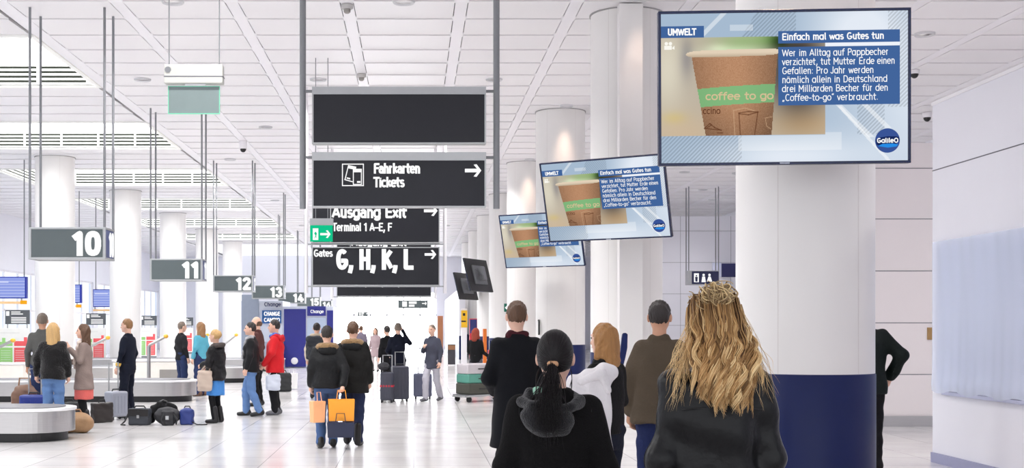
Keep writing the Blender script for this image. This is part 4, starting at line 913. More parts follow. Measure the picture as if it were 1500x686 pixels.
    if 'fur' in f:                                   # fur collar or fur edge
        t = SDF()
        for a in np.linspace(0, 2*math.pi, 15)[:-1]: t.ell((.115*math.sin(a), -.045 + .085*math.cos(a)*-1, 1.45 + .02*math.cos(a)), (.052, .05, .045), .02)
        V, Q = t.mesh(vox, lambda q: .010*np.sin(q[..., 0]*120)*np.sin(q[..., 1]*110)*np.sin(q[..., 2]*120)); fast_mesh('fur_collar', V, Q, f['fur'], o)
    if 'scarf' in f:
        t = SDF(); t.cap((-.06, -.03, 1.475), (.06, -.03, 1.475), .038, .038, .03).cap((-.06, .02, 1.47), (.0, .07, 1.44), .038, .035, .03).cap((.06, .02, 1.47), (0, .07, 1.44), .038, .035, .03)
        if f.get('scarf_tail'): t.cap((.05, .09, 1.42), (.07, .15, 1.05), .04, .045, .03, flat=(1, .6, 1)).cap((-.05, .09, 1.42), (-.07, .15, 1.1), .04, .045, .03, flat=(1, .6, 1))
        V, Q = t.mesh(vox, folds(.005, (40, 40, 30))); fast_mesh('scarf', V, Q, f['scarf'], o)
    if 'cuff' in f:
        for sd in (1, -1):
            s0, e, w = J[sd]; u = (w-e)/np.linalg.norm(w-e); s = SDF(); s.cap(w - u*.06, w - u*.035, .047, .046, .0).cap(w - u*.045, w - u*.03, .049, .049, 0); V, Q = SDF().cap(w - u*.055, w - u*.04, .048, .048, 0).mesh(.008); fast_mesh('gold_cuff_ring', V, Q, f['cuff'], o); V, Q = SDF().cap(w - u*.015, w, .037, .036, 0).mesh(.008); fast_mesh('shirt_cuff', V, Q, mat('white shirt', (236, 236, 240), .6), o)
    # hair
    hk, hm = hair[0], hair[1]
    if hk != 'none':
        t = SDF(); t.R = R; t.piv = h.piv
        if hk == 'bald': t.ell(hc + (0, -.025, -.02), (.081, .088, .07), .01)
        else: t.ell(hc + (0, -.012, .018), (.084, .1, .11), .01)
        if hk in ('short', 'bald'): t.plane(hc + (0, .045, .045), (0, .8, -.75) if hk == 'short' else (0, .5, .6)); t.plane(hc + (0, -.02, -.065), (0, .1, -1))
        elif hk in ('long', 'bob'):
            t.plane(hc + (0, .055, .03), (0, 1, -.45)); L = .33 if hk == 'long' else .17
            t.cap(hc + (0, -.06, 0), hc + (0, -.085, -L), .085, .07, .03, flat=(1.15, .7, 1)); t.cap(hc + (-.06, -.02, 0), hc + (-.085, -.02, -L*.8), .042, .035, .03); t.cap(hc + (.06, -.02, 0), hc + (.085, -.02, -L*.8), .042, .035, .03)
        elif hk == 'updo': t.plane(hc + (0, .05, .03), (0, 1, -.6)); t.plane(hc + (0, 0, -.07), (0, .2, -1)); t.ell(hc + (0, -.085, .03), (.06, .05, .055), .03)
        V, Q = t.mesh(min(vox, .0095), lambda q: .003*np.sin(q[..., 0]*260 + 6*np.sin(q[..., 2]*30)) + .003*np.sin(q[..., 2]*40 + q[..., 1]*90)); fast_mesh('hair', V, Q, hm, o)
    if extra: extra(o, J, ank, h, hd, hc)
    return o
dH = lambda n, rgb: mat(n, rgb, .5, var=(40, .3), bump=(90, .5), stretch=(1, 1, .15))
blond, lightbrown, brownh, darkh, greyh = dH('blonde hair', (196, 158, 104)), dH('light brown hair', (146, 108, 72)), dH('brown hair', (92, 64, 44)), dH('dark hair', (42, 34, 32)), dH('grey brown hair', (120, 106, 94))
blackw, navyw, greyw = cloth('black wool', (33, 33, 37)), cloth('navy suiting', (30, 36, 58)), cloth('grey tweed', (92, 92, 90))
jeans, darkj = cloth('blue denim', (98, 130, 178), .85, (80, .3), (7, .25)), cloth('dark denim', (44, 56, 92), .85, (80, .3), (7, .2))
blackt = cloth('black trousers', (34, 34, 38)); blackfur = cloth('black fur', (30, 28, 30), .95, (45, 1.0), (30, .4), .3)
def at(px, py, d=None): d = GD(py) if d is None else d; return ((px-VX)*d/F, d, 0)
def fold_arm(sd, out=.2, elz=1.14, wx=.12, wy=.26, wz=1.12, ey=.0): return ((out*sd*1.06, ey, elz), (wx*sd, wy, wz))

# --- left group
person(at(62, 0, 20.9), .25, 1.86, 'tall person in a grey jacket standing behind the woman in the black fur jacket', ('jacket', greyw, .82), ('trousers', darkj), ('short', greyh), 'brown shoe', 'tan')
person(at(78, 632), .1, 1.69, 'blonde woman in a black fur jacket and pale jeans, seen from behind at left', ('jacket', blackfur, .84, {'bulk': .035, 'fold': .006}), ('trousers', jeans), ('long', blond), arms={-1: ((-.26, -.02, 1.16), (-.27, .04, .92)), 1: HR[1]})
def woman_coat():
    red = cloth('coral red dress', (214, 104, 98)); taupe = cloth('taupe wool coat', (140, 124, 118)); cream = cloth('cream scarf', (222, 206, 196))
    o = person(at(123, 629), 1.75, 1.67, 'woman in a long taupe coat, coral dress and black boots, her hand raised', ('coat', taupe, .66, {'bulk': .012, 'scarf': cream, 'scarf_tail': True, 'flare': .02}), ('tights', blackt, .5, red), ('long', brownh), 'black boot', arms={-1: fold_arm(-1, .2, 1.15, .06, .22, 1.34, .05), 1: fold_arm(1, .2, 1.12, .02, .24, 1.12, .04)})
woman_coat()
gold = mat('gold braid', (232, 190, 84), .35, .4)
person(at(187, 612), 1.3, 1.77, 'man in a navy uniform suit with gold cuff rings, facing left', ('jacket', navyw, .84, {'cuff': gold, 'fold': .003}), ('trousers', navyw), ('short', lightbrown), arms={-1: ((-.24, -.01, 1.15), (-.25, .06, .91)), 1: HR[1]})
# shoppers behind the second carousel
person(at(266, 0, 29.3), -.9, 1.75, 'shopper in a black jacket behind the second carousel, in front of a white column', ('jacket', cloth('charcoal jacket', (54, 54, 58)), .84), ('trousers', darkj), ('short', greyh), vox=.018)
person(at(294, 0, 29.0), 1.0, 1.74, 'shopper in a teal top and blue jeans behind the woman with the beige bag', ('top', cloth('teal cotton', (92, 168, 190)), .88), ('trousers', darkj), ('long', lightbrown), 'brown shoe', vox=.018)
skirtb = cloth('bright blue skirt', (72, 134, 204))
person(at(316, 620), 1.2, 1.58, 'short haired blonde woman in a black quilted jacket and bright blue skirt', ('jacket', cloth('black quilted nylon', (34, 32, 36), .45, (30, .6)), .8, {'bulk': .04, 'fur': cloth('dark fur trim', (84, 76, 74), .95, (45, 1)), 'fold': .007}), ('tights', blackt, .52, skirtb), ('updo', blond), 'black boot', arms={-1: fold_arm(-1, .24, 1.12, .16, .2, 1.08, .0), 1: fold_arm(1, .24, 1.1, .15, .2, 1.02, .02)})
person(at(368, 610), 1.5, 1.71, 'man in a black jacket and grey scarf with blue jeans, stepping left', ('jacket', cloth('black parka', (38, 38, 42), .6, (30, .4)), .82, {'bulk': .02, 'scarf': cloth('grey scarf', (166, 166, 170)), 'scarf_tail': True}), ('trousers', jeans), ('short', darkh), stride=.16, head=(.1, 0))
person(at(377, 0, 25.3), 1.4, 1.84, 'bald man in a dark brown jacket standing behind the man in the grey scarf', ('jacket', cloth('maroon brown jacket', (84, 52, 50)), .8), ('trousers', blackt), ('bald', brownh), skin='light')
person(at(403, 608), 1.5, 1.76, 'man in a bright red jacket with a blue collar, facing left', ('jacket', cloth('red rain jacket', (206, 30, 38), .6, (30, .3), (5, .08)), .78, {'bulk': .035, 'hood': cloth('red hood', (190, 26, 36), .6), 'scarf': cloth('blue collar', (76, 116, 196))}), ('trousers', blackt), ('short', darkh), 'grey shoe', arms={1: ((.26, .03, 1.14), (.22, .16, .92)), -1: ((-.26, .02, 1.14), (-.2, .17, .94))}, grip=(1,))
# --- the couple walking away, and those around them
furm = cloth('brown fur trim', (150, 120, 84), .95, (45, 1.0), (30, .35), .3)
person(at(479, 656), .12, 1.64, 'walker in a black hooded jacket and blue jeans carrying orange bags', ('jacket', cloth('black down jacket', (36, 37, 40), .55, (24, .5)), .86, {'bulk': .045, 'hood': cloth('black hood', (36, 37, 40), .6), 'fur': furm}), ('trousers', cloth('mid blue denim', (70, 96, 140))), ('short', darkh), stride=.1, arms={1: ((.25, -.1, 1.14), (.215, -.2, .91)), -1: HR[-1]}, grip=(1,))
person(at(517, 652), -.1, 1.7, 'walker in a long black parka with a brown fur hood edge, right of the couple', ('parka', cloth('black parka cloth', (34, 33, 32), .7, (24, .4)), .74, {'bulk': .05, 'hood': cloth('black hood', (36, 37, 40), .6), 'fur': furm}), ('trousers', cloth('navy trousers', (38, 46, 74))), ('updo', brownh), 'black boot', stride=-.12)
person(at(464, 584), 0, 1.72, 'walker with a black backpack, wine red tights and black ankle boots', ('jacket', cloth('cream parka', (196, 184, 168)), .88, {'bulk': .04, 'fur': cloth('cream fur hood', (214, 196, 172), .95, (45, 1))}), ('tights', cloth('wine red tights', (96, 34, 44))), ('short', darkh), 'black boot', stride=.1, vox=.018)
person(at(583, 586), .1, 1.72, 'man in a dark blue suit holding a hand to his ear beside two dark suitcases', ('suit_jacket', navyw, .82), ('trousers', navyw), ('short', greyh), arms={1: fold_arm(1, .26, 1.28, .11, .12, 1.58, .06), -1: fold_arm(-1, .22, 1.12, .16, .24, 1.0)}, vox=.018)
person(at(567, 0, 31), .6, 1.66, 'person in black standing just behind the man with two suitcases', ('jacket', blackw, .8), ('trousers', blackt), ('short', darkh), vox=.02)
person(at(633, 588), 2.6, 1.68, 'person in a dark grey coat and pale trousers striding before the exit', ('coat', cloth('slate coat', (72, 74, 88)), .74, {'flare': .02}), ('trousers', cloth('pale grey trousers', (186, 184, 194))), ('short', greyh), 'grey shoe', stride=.2, arms={1: fold_arm(1, .22, 1.14, .08, .22, 1.24), -1: HR[-1]}, vox=.018)
person(at(697, 580), -.6, 1.6, 'person in a black top pushing a luggage cart at the right of the exit', ('jacket', blackw, .86), ('trousers', cloth('grey trousers', (98, 98, 106))), ('bob', cloth('auburn hair', (150, 70, 56))), 'grey shoe', stride=.14, arms={1: fold_arm(1, .2, 1.14, .2, .34, 1.0), -1: fold_arm(-1, .2, 1.14, .2, .34, 1.0)}, grip=(1, -1), vox=.018)
person(at(550, 0, 45), 2.9, 1.6, 'far person in a pale dusky coat standing in front of the bright exit', ('coat', cloth('dusky rose coat', (176, 156, 160)), .6, {'flare': .03}), ('tights', cloth('pale tights', (200, 190, 190))), ('long', brownh), vox=.02)
person(at(529, 0, 48), 0, 1.68, 'far person in a mauve grey jacket just right of the walking couple', ('jacket', cloth('mauve grey jacket', (116, 108, 124)), .8), ('trousers', blackt), ('short', brownh), vox=.02)
# --- right side figures
darkscarf = cloth('dark red scarf', (70, 28, 36))
person(at(757, 0, 10.7), .1, 1.845, 'man in a long dark navy coat with a dark red scarf, back turned', ('coat', cloth('dark navy wool coat', (22, 24, 32), .85, (90, .2)), .55, {'bulk': .018, 'scarf': darkscarf, 'flare': .03, 'fold': .003}), ('trousers', blackt), ('short', brownh), arms={1: fold_arm(1, .21, 1.13, .13, .2, 1.03), -1: fold_arm(-1, .22, 1.12, .15, .2, 1.0)}, vox=.01)
person(at(886, 0, 9.0), .75, 1.645, 'brown haired woman in a black jacket beside the curved navy fin', ('jacket', cloth('black knit jacket', (34, 32, 34)), .9, {'scarf': blackw}), ('trousers', navyw), ('bob', dH('golden brown hair', (164, 116, 64))), arms={1: fold_arm(1, .2, 1.14, .2, .2, 1.1), -1: fold_arm(-1, .25, 1.15, .2, .18, 1.12)}, vox=.011)
person(at(966, 0, 9.8), -.3, 1.83, 'man in an olive brown jacket and navy trousers left of the blonde woman', ('jacket', cloth('olive brown jacket', (84, 73, 60)), .82, {'bulk': .03, 'flare': .01}), ('trousers', cloth('navy cotton trousers', (34, 44, 84))), ('short', darkh), skin='tan', vox=.011, shw=.86)
person(at(1267, 0, 13.2), -.2, 1.93, 'person in a dark green black jacket half hidden behind the nearest column', ('jacket', cloth('bottle green jacket', (24, 38, 36), .7), .82, {'bulk': .03}), ('trousers', blackt), ('short', darkh), arms={1: ((.33, -.06, 1.2), (.24, .06, .98)), -1: HR[-1]}, vox=.013)

# ------------------------------------------------------------------ the two women in front
def strand_mesh(paths, radii, cols, sides=4):        # paths: list of (n,3)
    V, Q, T, n0 = [], [], [], 0
    for p, r, c in zip(paths, radii, cols):
        n = len(p); t = np.gradient(p, axis=0); t /= np.linalg.norm(t, axis=1)[:, None] + 1e-9; u = np.cross(t, A_((.3, 1, .2))); u /= np.linalg.norm(u, axis=1)[:, None] + 1e-9; w = np.cross(t, u)
        a = np.arange(sides)*2*math.pi/sides; rr = r*np.clip(np.minimum(1, (n - 1 - np.arange(n))/5 + .1), .08, 1)
        ring = p[:, None] + (u[:, None]*np.cos(a)[None, :, None] + w[:, None]*np.sin(a)[None, :, None])*rr[:, None, None]; V.append(ring.reshape(-1, 3))
        i = np.arange((n-1)*sides); k = i % sides; b = i - k; Q.append(np.stack([b+k, b+(k+1) % sides, b+sides+(k+1) % sides, b+sides+k], -1) + n0); T.append(np.repeat(A_(c)[None], n*sides, 0) if np.ndim(c) == 1 else np.repeat(c, sides, 0)); n0 += n*sides
    return np.concatenate(V), np.concatenate(Q), np.concatenate(T)
linv = lambda c: A_(lin(*c)[:3])
leather = mat('black leather', (13, 13, 15), .33, bump=(22, .3), var=(10, .25), spec=.28)
def blonde_hair(o, J, ank, h, hd, hc):
    r = np.random.default_rng(11); paths, rad, cols = [], [], []
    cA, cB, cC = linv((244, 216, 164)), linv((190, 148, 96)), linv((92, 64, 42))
    t = SDF(); t.ell(hc + (0, -.012, .014), (.083, .1, .108), .01).plane(hc + (0, .05, .03), (0, 1, -.5)).cap(hc + (0, -.06, -.03), hc + (0, -.105, -.22), .07, .075, .03, flat=(1.15, .5, 1))
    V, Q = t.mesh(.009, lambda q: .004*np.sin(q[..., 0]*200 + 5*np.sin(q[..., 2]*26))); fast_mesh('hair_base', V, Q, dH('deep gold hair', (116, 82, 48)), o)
    for L in range(96):                              # wavy locks, each a bundle of strands that closes to a point
        side = -1 + 2*(L % 48 + r.uniform(.1, .9))/48; outer = L >= 48; th = side*1.55; el = r.uniform(.25, 1.0) if outer else r.uniform(-.1, .6)
        root = hc + A_((.083*math.sin(th)*math.cos(el*.6), -.1*math.cos(th)*math.cos(el*.6), .01 + .105*math.sin(el)))
        zt = 1.345 + .07*abs(side)**1.6 + r.normal(0, .02) + (0 if outer else -.01); xs = side*.106 - .008 + r.normal(0, .012); end = A_((xs, -.158 - .02*(1-abs(side)) - (.016 if outer else 0) + r.normal(0, .006), zt))
        ph, am = r.uniform(0, 6.28), r.uniform(.010, .0185); ln = root[2] - zt; cyc = ln/r.uniform(.085, .12); shade = r.normal(.5, .22)
        for k in range(20):
            j = r.normal(0, 1, 3)*A_((.0075, .006, .003)); tt = np.linspace(0, 1, 34); fl = (1 - .72*tt**1.5)[:, None]
            bul = A_((root[0]*1.12 + side*.012, root[1]*1.1 - .035, root[2] - .10)); c2 = A_((xs*1.06, end[1] - .008, zt + .16))
            p = ((1-tt)**3)[:, None]*root + (3*tt*(1-tt)**2)[:, None]*bul + (3*tt*tt*(1-tt))[:, None]*c2 + (tt**3)[:, None]*(end + A_((0, 0, r.normal(0, .012)))) + j*fl
            s = np.clip(tt*1.6 - .3, 0, 1); a = tt*cyc*6.28 + ph + r.normal(0, .12); p[:, 0] += am*s*np.sin(a); p[:, 1] += am*.75*s*np.cos(a)
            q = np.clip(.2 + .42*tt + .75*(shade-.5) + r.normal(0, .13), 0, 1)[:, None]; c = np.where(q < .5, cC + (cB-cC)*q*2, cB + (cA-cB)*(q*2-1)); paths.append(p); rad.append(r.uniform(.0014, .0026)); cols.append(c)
    for L in range(120):                             # fly-away wisps
        side = r.choice((-1, 1), p=(.7, .3)); tt = np.linspace(0, 1, 26); root = hc + A_((.07*side, r.uniform(-.08, .02), r.uniform(-.05, .07))); e = A_((side*r.uniform(.12, .205), -.1 + r.normal(0, .03), r.uniform(1.3, 1.47))); bul = (root + e)/2 + A_((side*.018, -.03, .02))
        p = ((1-tt)**2)[:, None]*root + (2*tt*(1-tt))[:, None]*bul + (tt**2)[:, None]*e; p[:, 0] += .007*tt*np.sin(tt*16 + L); paths.append(p); rad.append(.0007); cols.append(cB + (cA-cB)*r.uniform(.2, 1))
    bc = hc + A_((-.004, -.072, .078))
    for L in range(170):                             # swept up crown strands gathered into a half bun
        a = r.uniform(-2.2, 2.2); tt = np.linspace(0, 1, 22); root = hc + A_((.085*math.sin(a), -.06*math.cos(a) + .02, .03 + r.normal(0, .03))); e = bc + r.normal(0, .012, 3); mid = hc + A_((.088*math.sin(a), -.1*math.cos(a)*.9 - .01, .09))
        p = ((1-tt)**2)[:, None]*root + (2*tt*(1-tt))[:, None]*mid + (tt**2)[:, None]*e; p += .003*np.sin(tt*9 + L)[:, None]; paths.append(p); rad.append(r.uniform(.0016, .003)); cols.append(cC + (cA-cC)*r.uniform(.1, .85))
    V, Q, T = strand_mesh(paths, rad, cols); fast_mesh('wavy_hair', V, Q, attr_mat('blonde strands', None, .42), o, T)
    paths, rad, cols = [], [], []
    for L in range(230):                             # the loose messy bun at the back of the crown
        a0, tilt, R0 = r.uniform(0, 6.28), r.normal(0, .8, 2), r.uniform(.01, .043); tt = np.linspace(0, 1, 24); a = a0 + tt*r.uniform(2, 5)
        p = np.stack([R0*1.5*np.cos(a), R0*.7*np.sin(a), R0*.35*np.sin(2*a + a0)], -1) @ rotz(0, tilt[0] + .9, tilt[1]).T + bc + A_((r.normal(0, .010), -.012, r.normal(.004, .012))); paths.append(p); rad.append(r.uniform(.0014, .0028)); cols.append(cC + (cA-cC)*r.uniform(.1, 1))
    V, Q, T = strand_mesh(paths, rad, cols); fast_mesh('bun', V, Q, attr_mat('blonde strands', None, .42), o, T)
    s = MB(); s.tube([(-.15 + .3*i/16, -.128 + .02*abs(i/8-1)**2, 1.325 - .012*abs(i/8-1)) for i in range(17)], .0025, 6); s.build('yoke_seam', mat('leather seam', (18, 18, 20), .5), o, True)
person(at(1046, 0, 4.55), .04, 1.765, 'woman with long wavy blonde hair and a black leather jacket, nearest the camera', ('leather_jacket', leather, .86, {'fold': .0062, 'bulk': .006, 'waist': .15}), ('trousers', blackt), ('none', blond), vox=.0085, shw=.95, head=(0, 0), extra=blonde_hair, arms={1: ((.2, -.035, 1.12), (.13, .13, .97)), -1: ((-.2, -.03, 1.12), (-.17, .1, .93))})
mint = cloth('mint green collar', (166, 214, 190)); fleece = cloth('dark grey fleece', (50, 50, 54), .95, (130, .5), (40, .2), .3)
def dark_hair(o, J, ank, h, hd, hc):
    r = np.random.default_rng(5); paths, rad, cols = [], [], []; c0, c1 = linv((10, 8, 9)), linv((34, 28, 30))
    V, Q = SDF().ell(hc + (0, -.012, .012), (.083, .101, .112), .01).plane(hc + (0, .05, .02), (0, 1, -.55)).plane(hc + (0, .0, -.075), (0, .35, -1)).mesh(.008); fast_mesh('hair_base', V, Q, mat('black hair', (15, 12, 13), .42, spec=.25, bump=(80, .3), stretch=(1, 1, .2)), o)
    tie = hc + A_((-.012, -.118, -.035))
    for L in range(620):                             # combed back to the tie
        a, b = r.uniform(-1.95, 1.95), r.uniform(-.75, 1.5); tt = np.linspace(0, 1, 16); n0 = A_((math.sin(a)*math.cos(b), -math.cos(a)*math.cos(b)*.55 + .42*math.cos(b), math.sin(b))); n0 /= np.linalg.norm(n0); n1 = (tie - hc)/A_((.086, .104, .116)); n1 /= np.linalg.norm(n1)
        n = n0[None]*(1-tt)[:, None] + n1[None]*tt[:, None]; n /= np.linalg.norm(n, axis=1)[:, None]; p = hc + A_((0, -.012, .012)) + n*A_((.086, .104, .115))*(1 + .012*r.random()); p[-1] = tie + r.normal(0, .004, 3); p[-2] = (p[-2] + p[-1])/2
        if n0[1] > .62 and n0[2] < .2 or (n0[2] < -.45): continue
        paths.append(p); rad.append(r.uniform(.0012, .0022)); cols.append(c0 + (c1-c0)*r.random())
    for L in range(480):                             # the tail
        tt = np.linspace(0, 1, 20); e = A_((-.035 + r.normal(0, .036), -.2 + r.normal(0, .012), 1.33 + r.normal(0, .05))); bul = tie + A_((r.normal(-.01, .03), -.085, -.05)); p = ((1-tt)**2)[:, None]*(tie + r.normal(0, .006, 3)) + (2*tt*(1-tt))[:, None]*bul + (tt**2)[:, None]*e
        p[:, 0] += .005*np.sin(tt*7 + r.uniform(0, 6))*tt; paths.append(p); rad.append(r.uniform(.001, .002)); cols.append(c0 + (c1-c0)*r.random())
    for L in range(26):                              # loose side wisps
        sd = r.choice((-1, 1)); tt = np.linspace(0, 1, 16); a = hc + A_((.07*sd, -.03, -.05)); e = A_((sd*.075 - .01, -.06, r.uniform(1.42, 1.5))); p = a[None]*(1-tt)[:, None] + e[None]*tt[:, None]; p[:, 0] += .012*sd*np.sin(tt*3); paths.append(p); rad.append(.0011); cols.append(c0)
    V, Q, T = strand_mesh(paths, rad, cols); fast_mesh('ponytail_hair', V, Q, attr_mat('black strands', None, .38), o, T)
    a = SDF().cap(tie + (-.012, 0, .0), tie + (.012, -.004, .0), .016, .016, .0); V, Q = a.mesh(.006); fast_mesh('hair_tie', V, Q, mat('tan hair tie', (196, 150, 112), .6), o)
    t = SDF(); t.ell((-.035, -.135, 1.345), (.125, .058, .088), .03, rot=rotz(0, 0, .2)).ell((-.02, -.07, 1.47), (.1, .075, .065), .012, 's')
    rim = [(-.06, .05, 1.455), (-.125, -.02, 1.455), (-.152, -.085, 1.425), (-.105, -.15, 1.405), (-.01, -.172, 1.385), (.07, -.145, 1.40), (.118, -.075, 1.43), (.065, .045, 1.45)]
    for a, b in zip(rim, rim[1:]): t.cap(a, b, .027, .027, .01)
    t.cap((-.13, -.1, 1.36), (-.01, -.185, 1.30), .02, .012, .012).cap((.07, -.12, 1.36), (-.02, -.18, 1.29), .018, .012, .012); V, Q = t.mesh(.0075, folds(.004, (36, 30, 34), 4)); fast_mesh('fleece_hood', V, Q, fleece, o)
    t = SDF(); t.cap((-.085, -.02, 1.465), (-.06, .05, 1.46), .022, .02, .02).cap((-.085, -.02, 1.465), (-.05, -.06, 1.475), .022, .018, .02); V, Q = t.mesh(.007); fast_mesh('mint_collar', V, Q, mint, o)
    s = MB()
    for sd in (1, -1): s.tube([(sd*(.168 - .0 * i), -.075 - .012*math.sin(i), 1.40 - .02*i) for i in range(6)], .0025, 6)
    s.build('sleeve_seam', mat('coat seam', (20, 20, 22), .8), o, True)
person(at(813, 0, 5.35), -.1, 1.6, 'dark haired woman with a ponytail and a black coat with a grey hood', ('coat', cloth('black wool coat', (22, 20, 22), .92, (110, .35), (20, .2)), .6, {'bulk': .02, 'fold': .003, 'collar': False}), ('trousers', blackt), ('none', darkh), vox=.0085, head=(-.12, -.04), shw=1.05, extra=dark_hair, arms={1: ((.232, -.02, 1.11), (.2, .14, .94)), -1: ((-.232, -.02, 1.11), (-.21, .1, .92))})
# ------------------------------------------------------------------ luggage
def soft(name, loc, yaw, fn, vox, m, label, cat, parts=(), group=None, dispamp=.004):
    o = empty(name, loc, yaw, label, cat, group); s = SDF(); fn(s); V, Q = s.mesh(vox, folds(dispamp, (30, 30, 30), len(label))); fast_mesh('body', V, Q, m, o)
    for nm, f, mm in parts: b = MB(); f(b); b.build(nm, mm, o, True)
    return o
def suitcase(loc, yaw, label, w, dp, h, m, handle=.35, trim=black):
    o = empty('suitcase', loc, yaw, label, 'suitcase'); MB().box((-w/2, -dp/2, .05), (w/2, dp/2, h)).build('shell', m, o, True, .04)
    r = MB()
    for x in (-w*.3, -w*.1, w*.1, w*.3): r.box((x-.012, -dp/2-.006, .12), (x+.012, -dp/2+.01, h-.08))
    r.build('front_rib', m, o, False, .003)
    for x in (-w*.38, w*.38): MB().lathe([(.03, -.014), (.03, .014)], n=14).build('wheel', rubber, o, True).matrix_local = Matrix.Translation((x, dp*.3, .032)) @ Matrix.Rotation(math.pi/2, 4, 'Y')
    for x in (-w*.38, w*.38): MB().box((x-.02, -dp*.4, 0), (x+.02, -dp*.3, .06)).build('foot', trim, o)
    if handle: MB().tube([(-.1, dp*.3, h-.02), (-.1, dp*.3, h+handle), (.1, dp*.3, h+handle), (.1, dp*.3, h-.02)], .012, 8).build('telescopic_handle', alu, o, True)
    MB().tube([(-.09, 0, h-.01), (-.07, 0, h+.035), (.07, 0, h+.035), (.09, 0, h-.01)], .012, 8).build('carry_handle', trim, o, True)
    return o
bluec, darkc = mat('blue suitcase shell', (30, 48, 128), .35), mat('charcoal suitcase shell', (58, 60, 74), .4)
suitcase(at(50, 604, 20.1), .1, 'navy blue trolley case with pulled out handle beside the blonde woman in fur', .44, .26, .52, bluec, .42)
soft('leather_bag', tuple(A_(at(44, 0, 20.35)) + (0, .0, .58)) if False else (at(36, 0, 20.35)[0], 20.35, .0), .1, lambda s: s.box((0, 0, .3), (.2, .13, .28), .06).ell((0, 0, .58), (.17, .12, .1), .04), .014, mat('brown leather bag', (112, 82, 66), .5, var=(8, .2)), 'brown leather travel bag standing left of the navy trolley case', 'bag', [('handle', lambda b: b.tube([(-.1, 0, .62), (-.08, 0, .78), (.08, 0, .78), (.1, 0, .62)], .014, 8), mat('tan leather strap', (150, 112, 80), .5))])
soft('holdall', at(101, 608, 20.4), .2, lambda s: s.box((0, 0, .19), (.2, .12, .19), .05), .014, mat('black holdall fabric', (42, 44, 46), .7), 'dark holdall on the floor between the blonde woman and the woman in the taupe coat', 'bag', [('handle', lambda b: b.tube([(-.08, 0, .36), (-.05, 0, .43), (.05, 0, .43), (.08, 0, .36)], .012, 8), black)])
soft('duffel_bag', at(111, 634, 18.85), .1, lambda s: s.cap((-.12, 0, .15), (.12, 0, .15), .15, .15, .04).ell((0, 0, .2), (.16, .12, .11), .05).plane((0, 0, .004), (0, 0, -1)), .012, mat('tan leather duffel', (152, 118, 84), .5, var=(8, .25), bump=(20, .4)), 'tan leather duffel bag at the feet of the woman in the taupe coat', 'bag', [('handle', lambda b: b.tube([(-.1, -.1, .24), (-.13, -.17, .12), (-.2, -.16, .03)], .013, 8).tube([(-.09, 0, .29), (-.04, 0, .36), (.06, 0, .36), (.1, 0, .29)], .013, 8), mat('tan leather strap', (150, 112, 80), .5))])
suitcase(at(170, 610, 21.6), .9, 'silver grey trolley case next to the man in navy uniform', .36, .24, .5, mat('silver grey shell', (150, 154, 166), .35, .2), .5)
soft('briefcase', (at(160, 0, 21.45)[0], 20.95, 0), .9, lambda s: s.box((0, 0, .17), (.2, .07, .17), .03), .012, mat('black briefcase leather', (44, 38, 36), .45), 'small black briefcase standing left of the silver trolley case', 'bag', [('handle', lambda b: b.tube([(-.07, 0, .33), (-.05, 0, .39), (.05, 0, .39), (.07, 0, .33)], .011, 8), black)])
soft('shoulder_bag', at(205, 623, 20.4), -.1, lambda s: s.box((0, 0, .14), (.175, .1, .14), .03), .01, mat('dark grey nylon', (52, 56, 64), .6, bump=(60, .3)), 'boxy dark grey shoulder bag on the floor right of the man in uniform', 'bag', [('flap', lambda b: b.box((-.17, -.108, .15), (.17, -.09, .27)), black), ('strap', lambda b: b.tube([(-.17, 0, .25), (-.24, -.06, .06), (-.28, -.12, .012), (-.2, -.16, .012)], .014, 6), black), ('handle', lambda b: b.tube([(-.1, 0, .27), (-.07, 0, .315), (.07, 0, .315), (.1, 0, .27)], .012, 8), black), ('buckle', lambda b: b.box((-.02, -.115, .12), (.02, -.105, .17)), alu)])
soft('backpack', at(243, 623, 20.4), .1, lambda s: s.ell((.02, .04, .15), (.22, .14, .15), .04).box((.04, -.09, .12), (.1, .06, .12), .03).plane((0, 0, .004), (0, 0, -1)), .012, mat('black backpack nylon', (40, 40, 44), .65), 'black backpack on the floor under a thrown black coat', 'bag', [('strap', lambda b: b.tube([(.12, -.1, .2), (.2, -.16, .1), (.18, -.17, .02)], .014, 6), black), ('strap', lambda b: b.tube([(-.02, -.14, .2), (-.05, -.17, .1), (.0, -.17, .02)], .014, 6), black), ('buckle', lambda b: b.box((.01, -.17, .1), (.06, -.152, .16)), alu)])
soft('coat', at(236, 0, 20.62), .1, lambda s: s.ell((.05, .02, .25), (.22, .12, .09), .06).cap((-.02, 0, .29), (-.24, -.05, .05), .09, .07, .06).cap((.1, 0, .3), (.3, .05, .12), .06, .05, .05).ell((-.22, -.03, .07), (.12, .1, .07), .05).plane((0, 0, .003), (0, 0, -1)), .012, cloth('black coat cloth', (28, 28, 31)), 'black coat thrown over the backpack on the floor', 'coat', dispamp=.008, parts=[('collar', lambda b: b.tube([(-.02, 0, .36), (.03, .02, .39), (.09, .02, .36)], .025, 8), black)])
soft('tote_bag', at(274, 620, 20.45), -.1, lambda s: s.box((0, 0, .13), (.11, .08, .13), .04).ell((0, 0, .2), (.1, .08, .08), .03), .011, mat('blue nylon bag', (34, 52, 120), .5), 'small blue bag on the floor right of the black backpack', 'bag', [('strap', lambda b: b.tube([(.1, -.05, .05), (.2, -.1, .012), (.28, -.1, .012), (.36, -.06, .012)], .011, 6).tube([(-.06, 0, .25), (-.03, 0, .31), (.04, 0, .31), (.07, 0, .25)], .01, 6), black)])
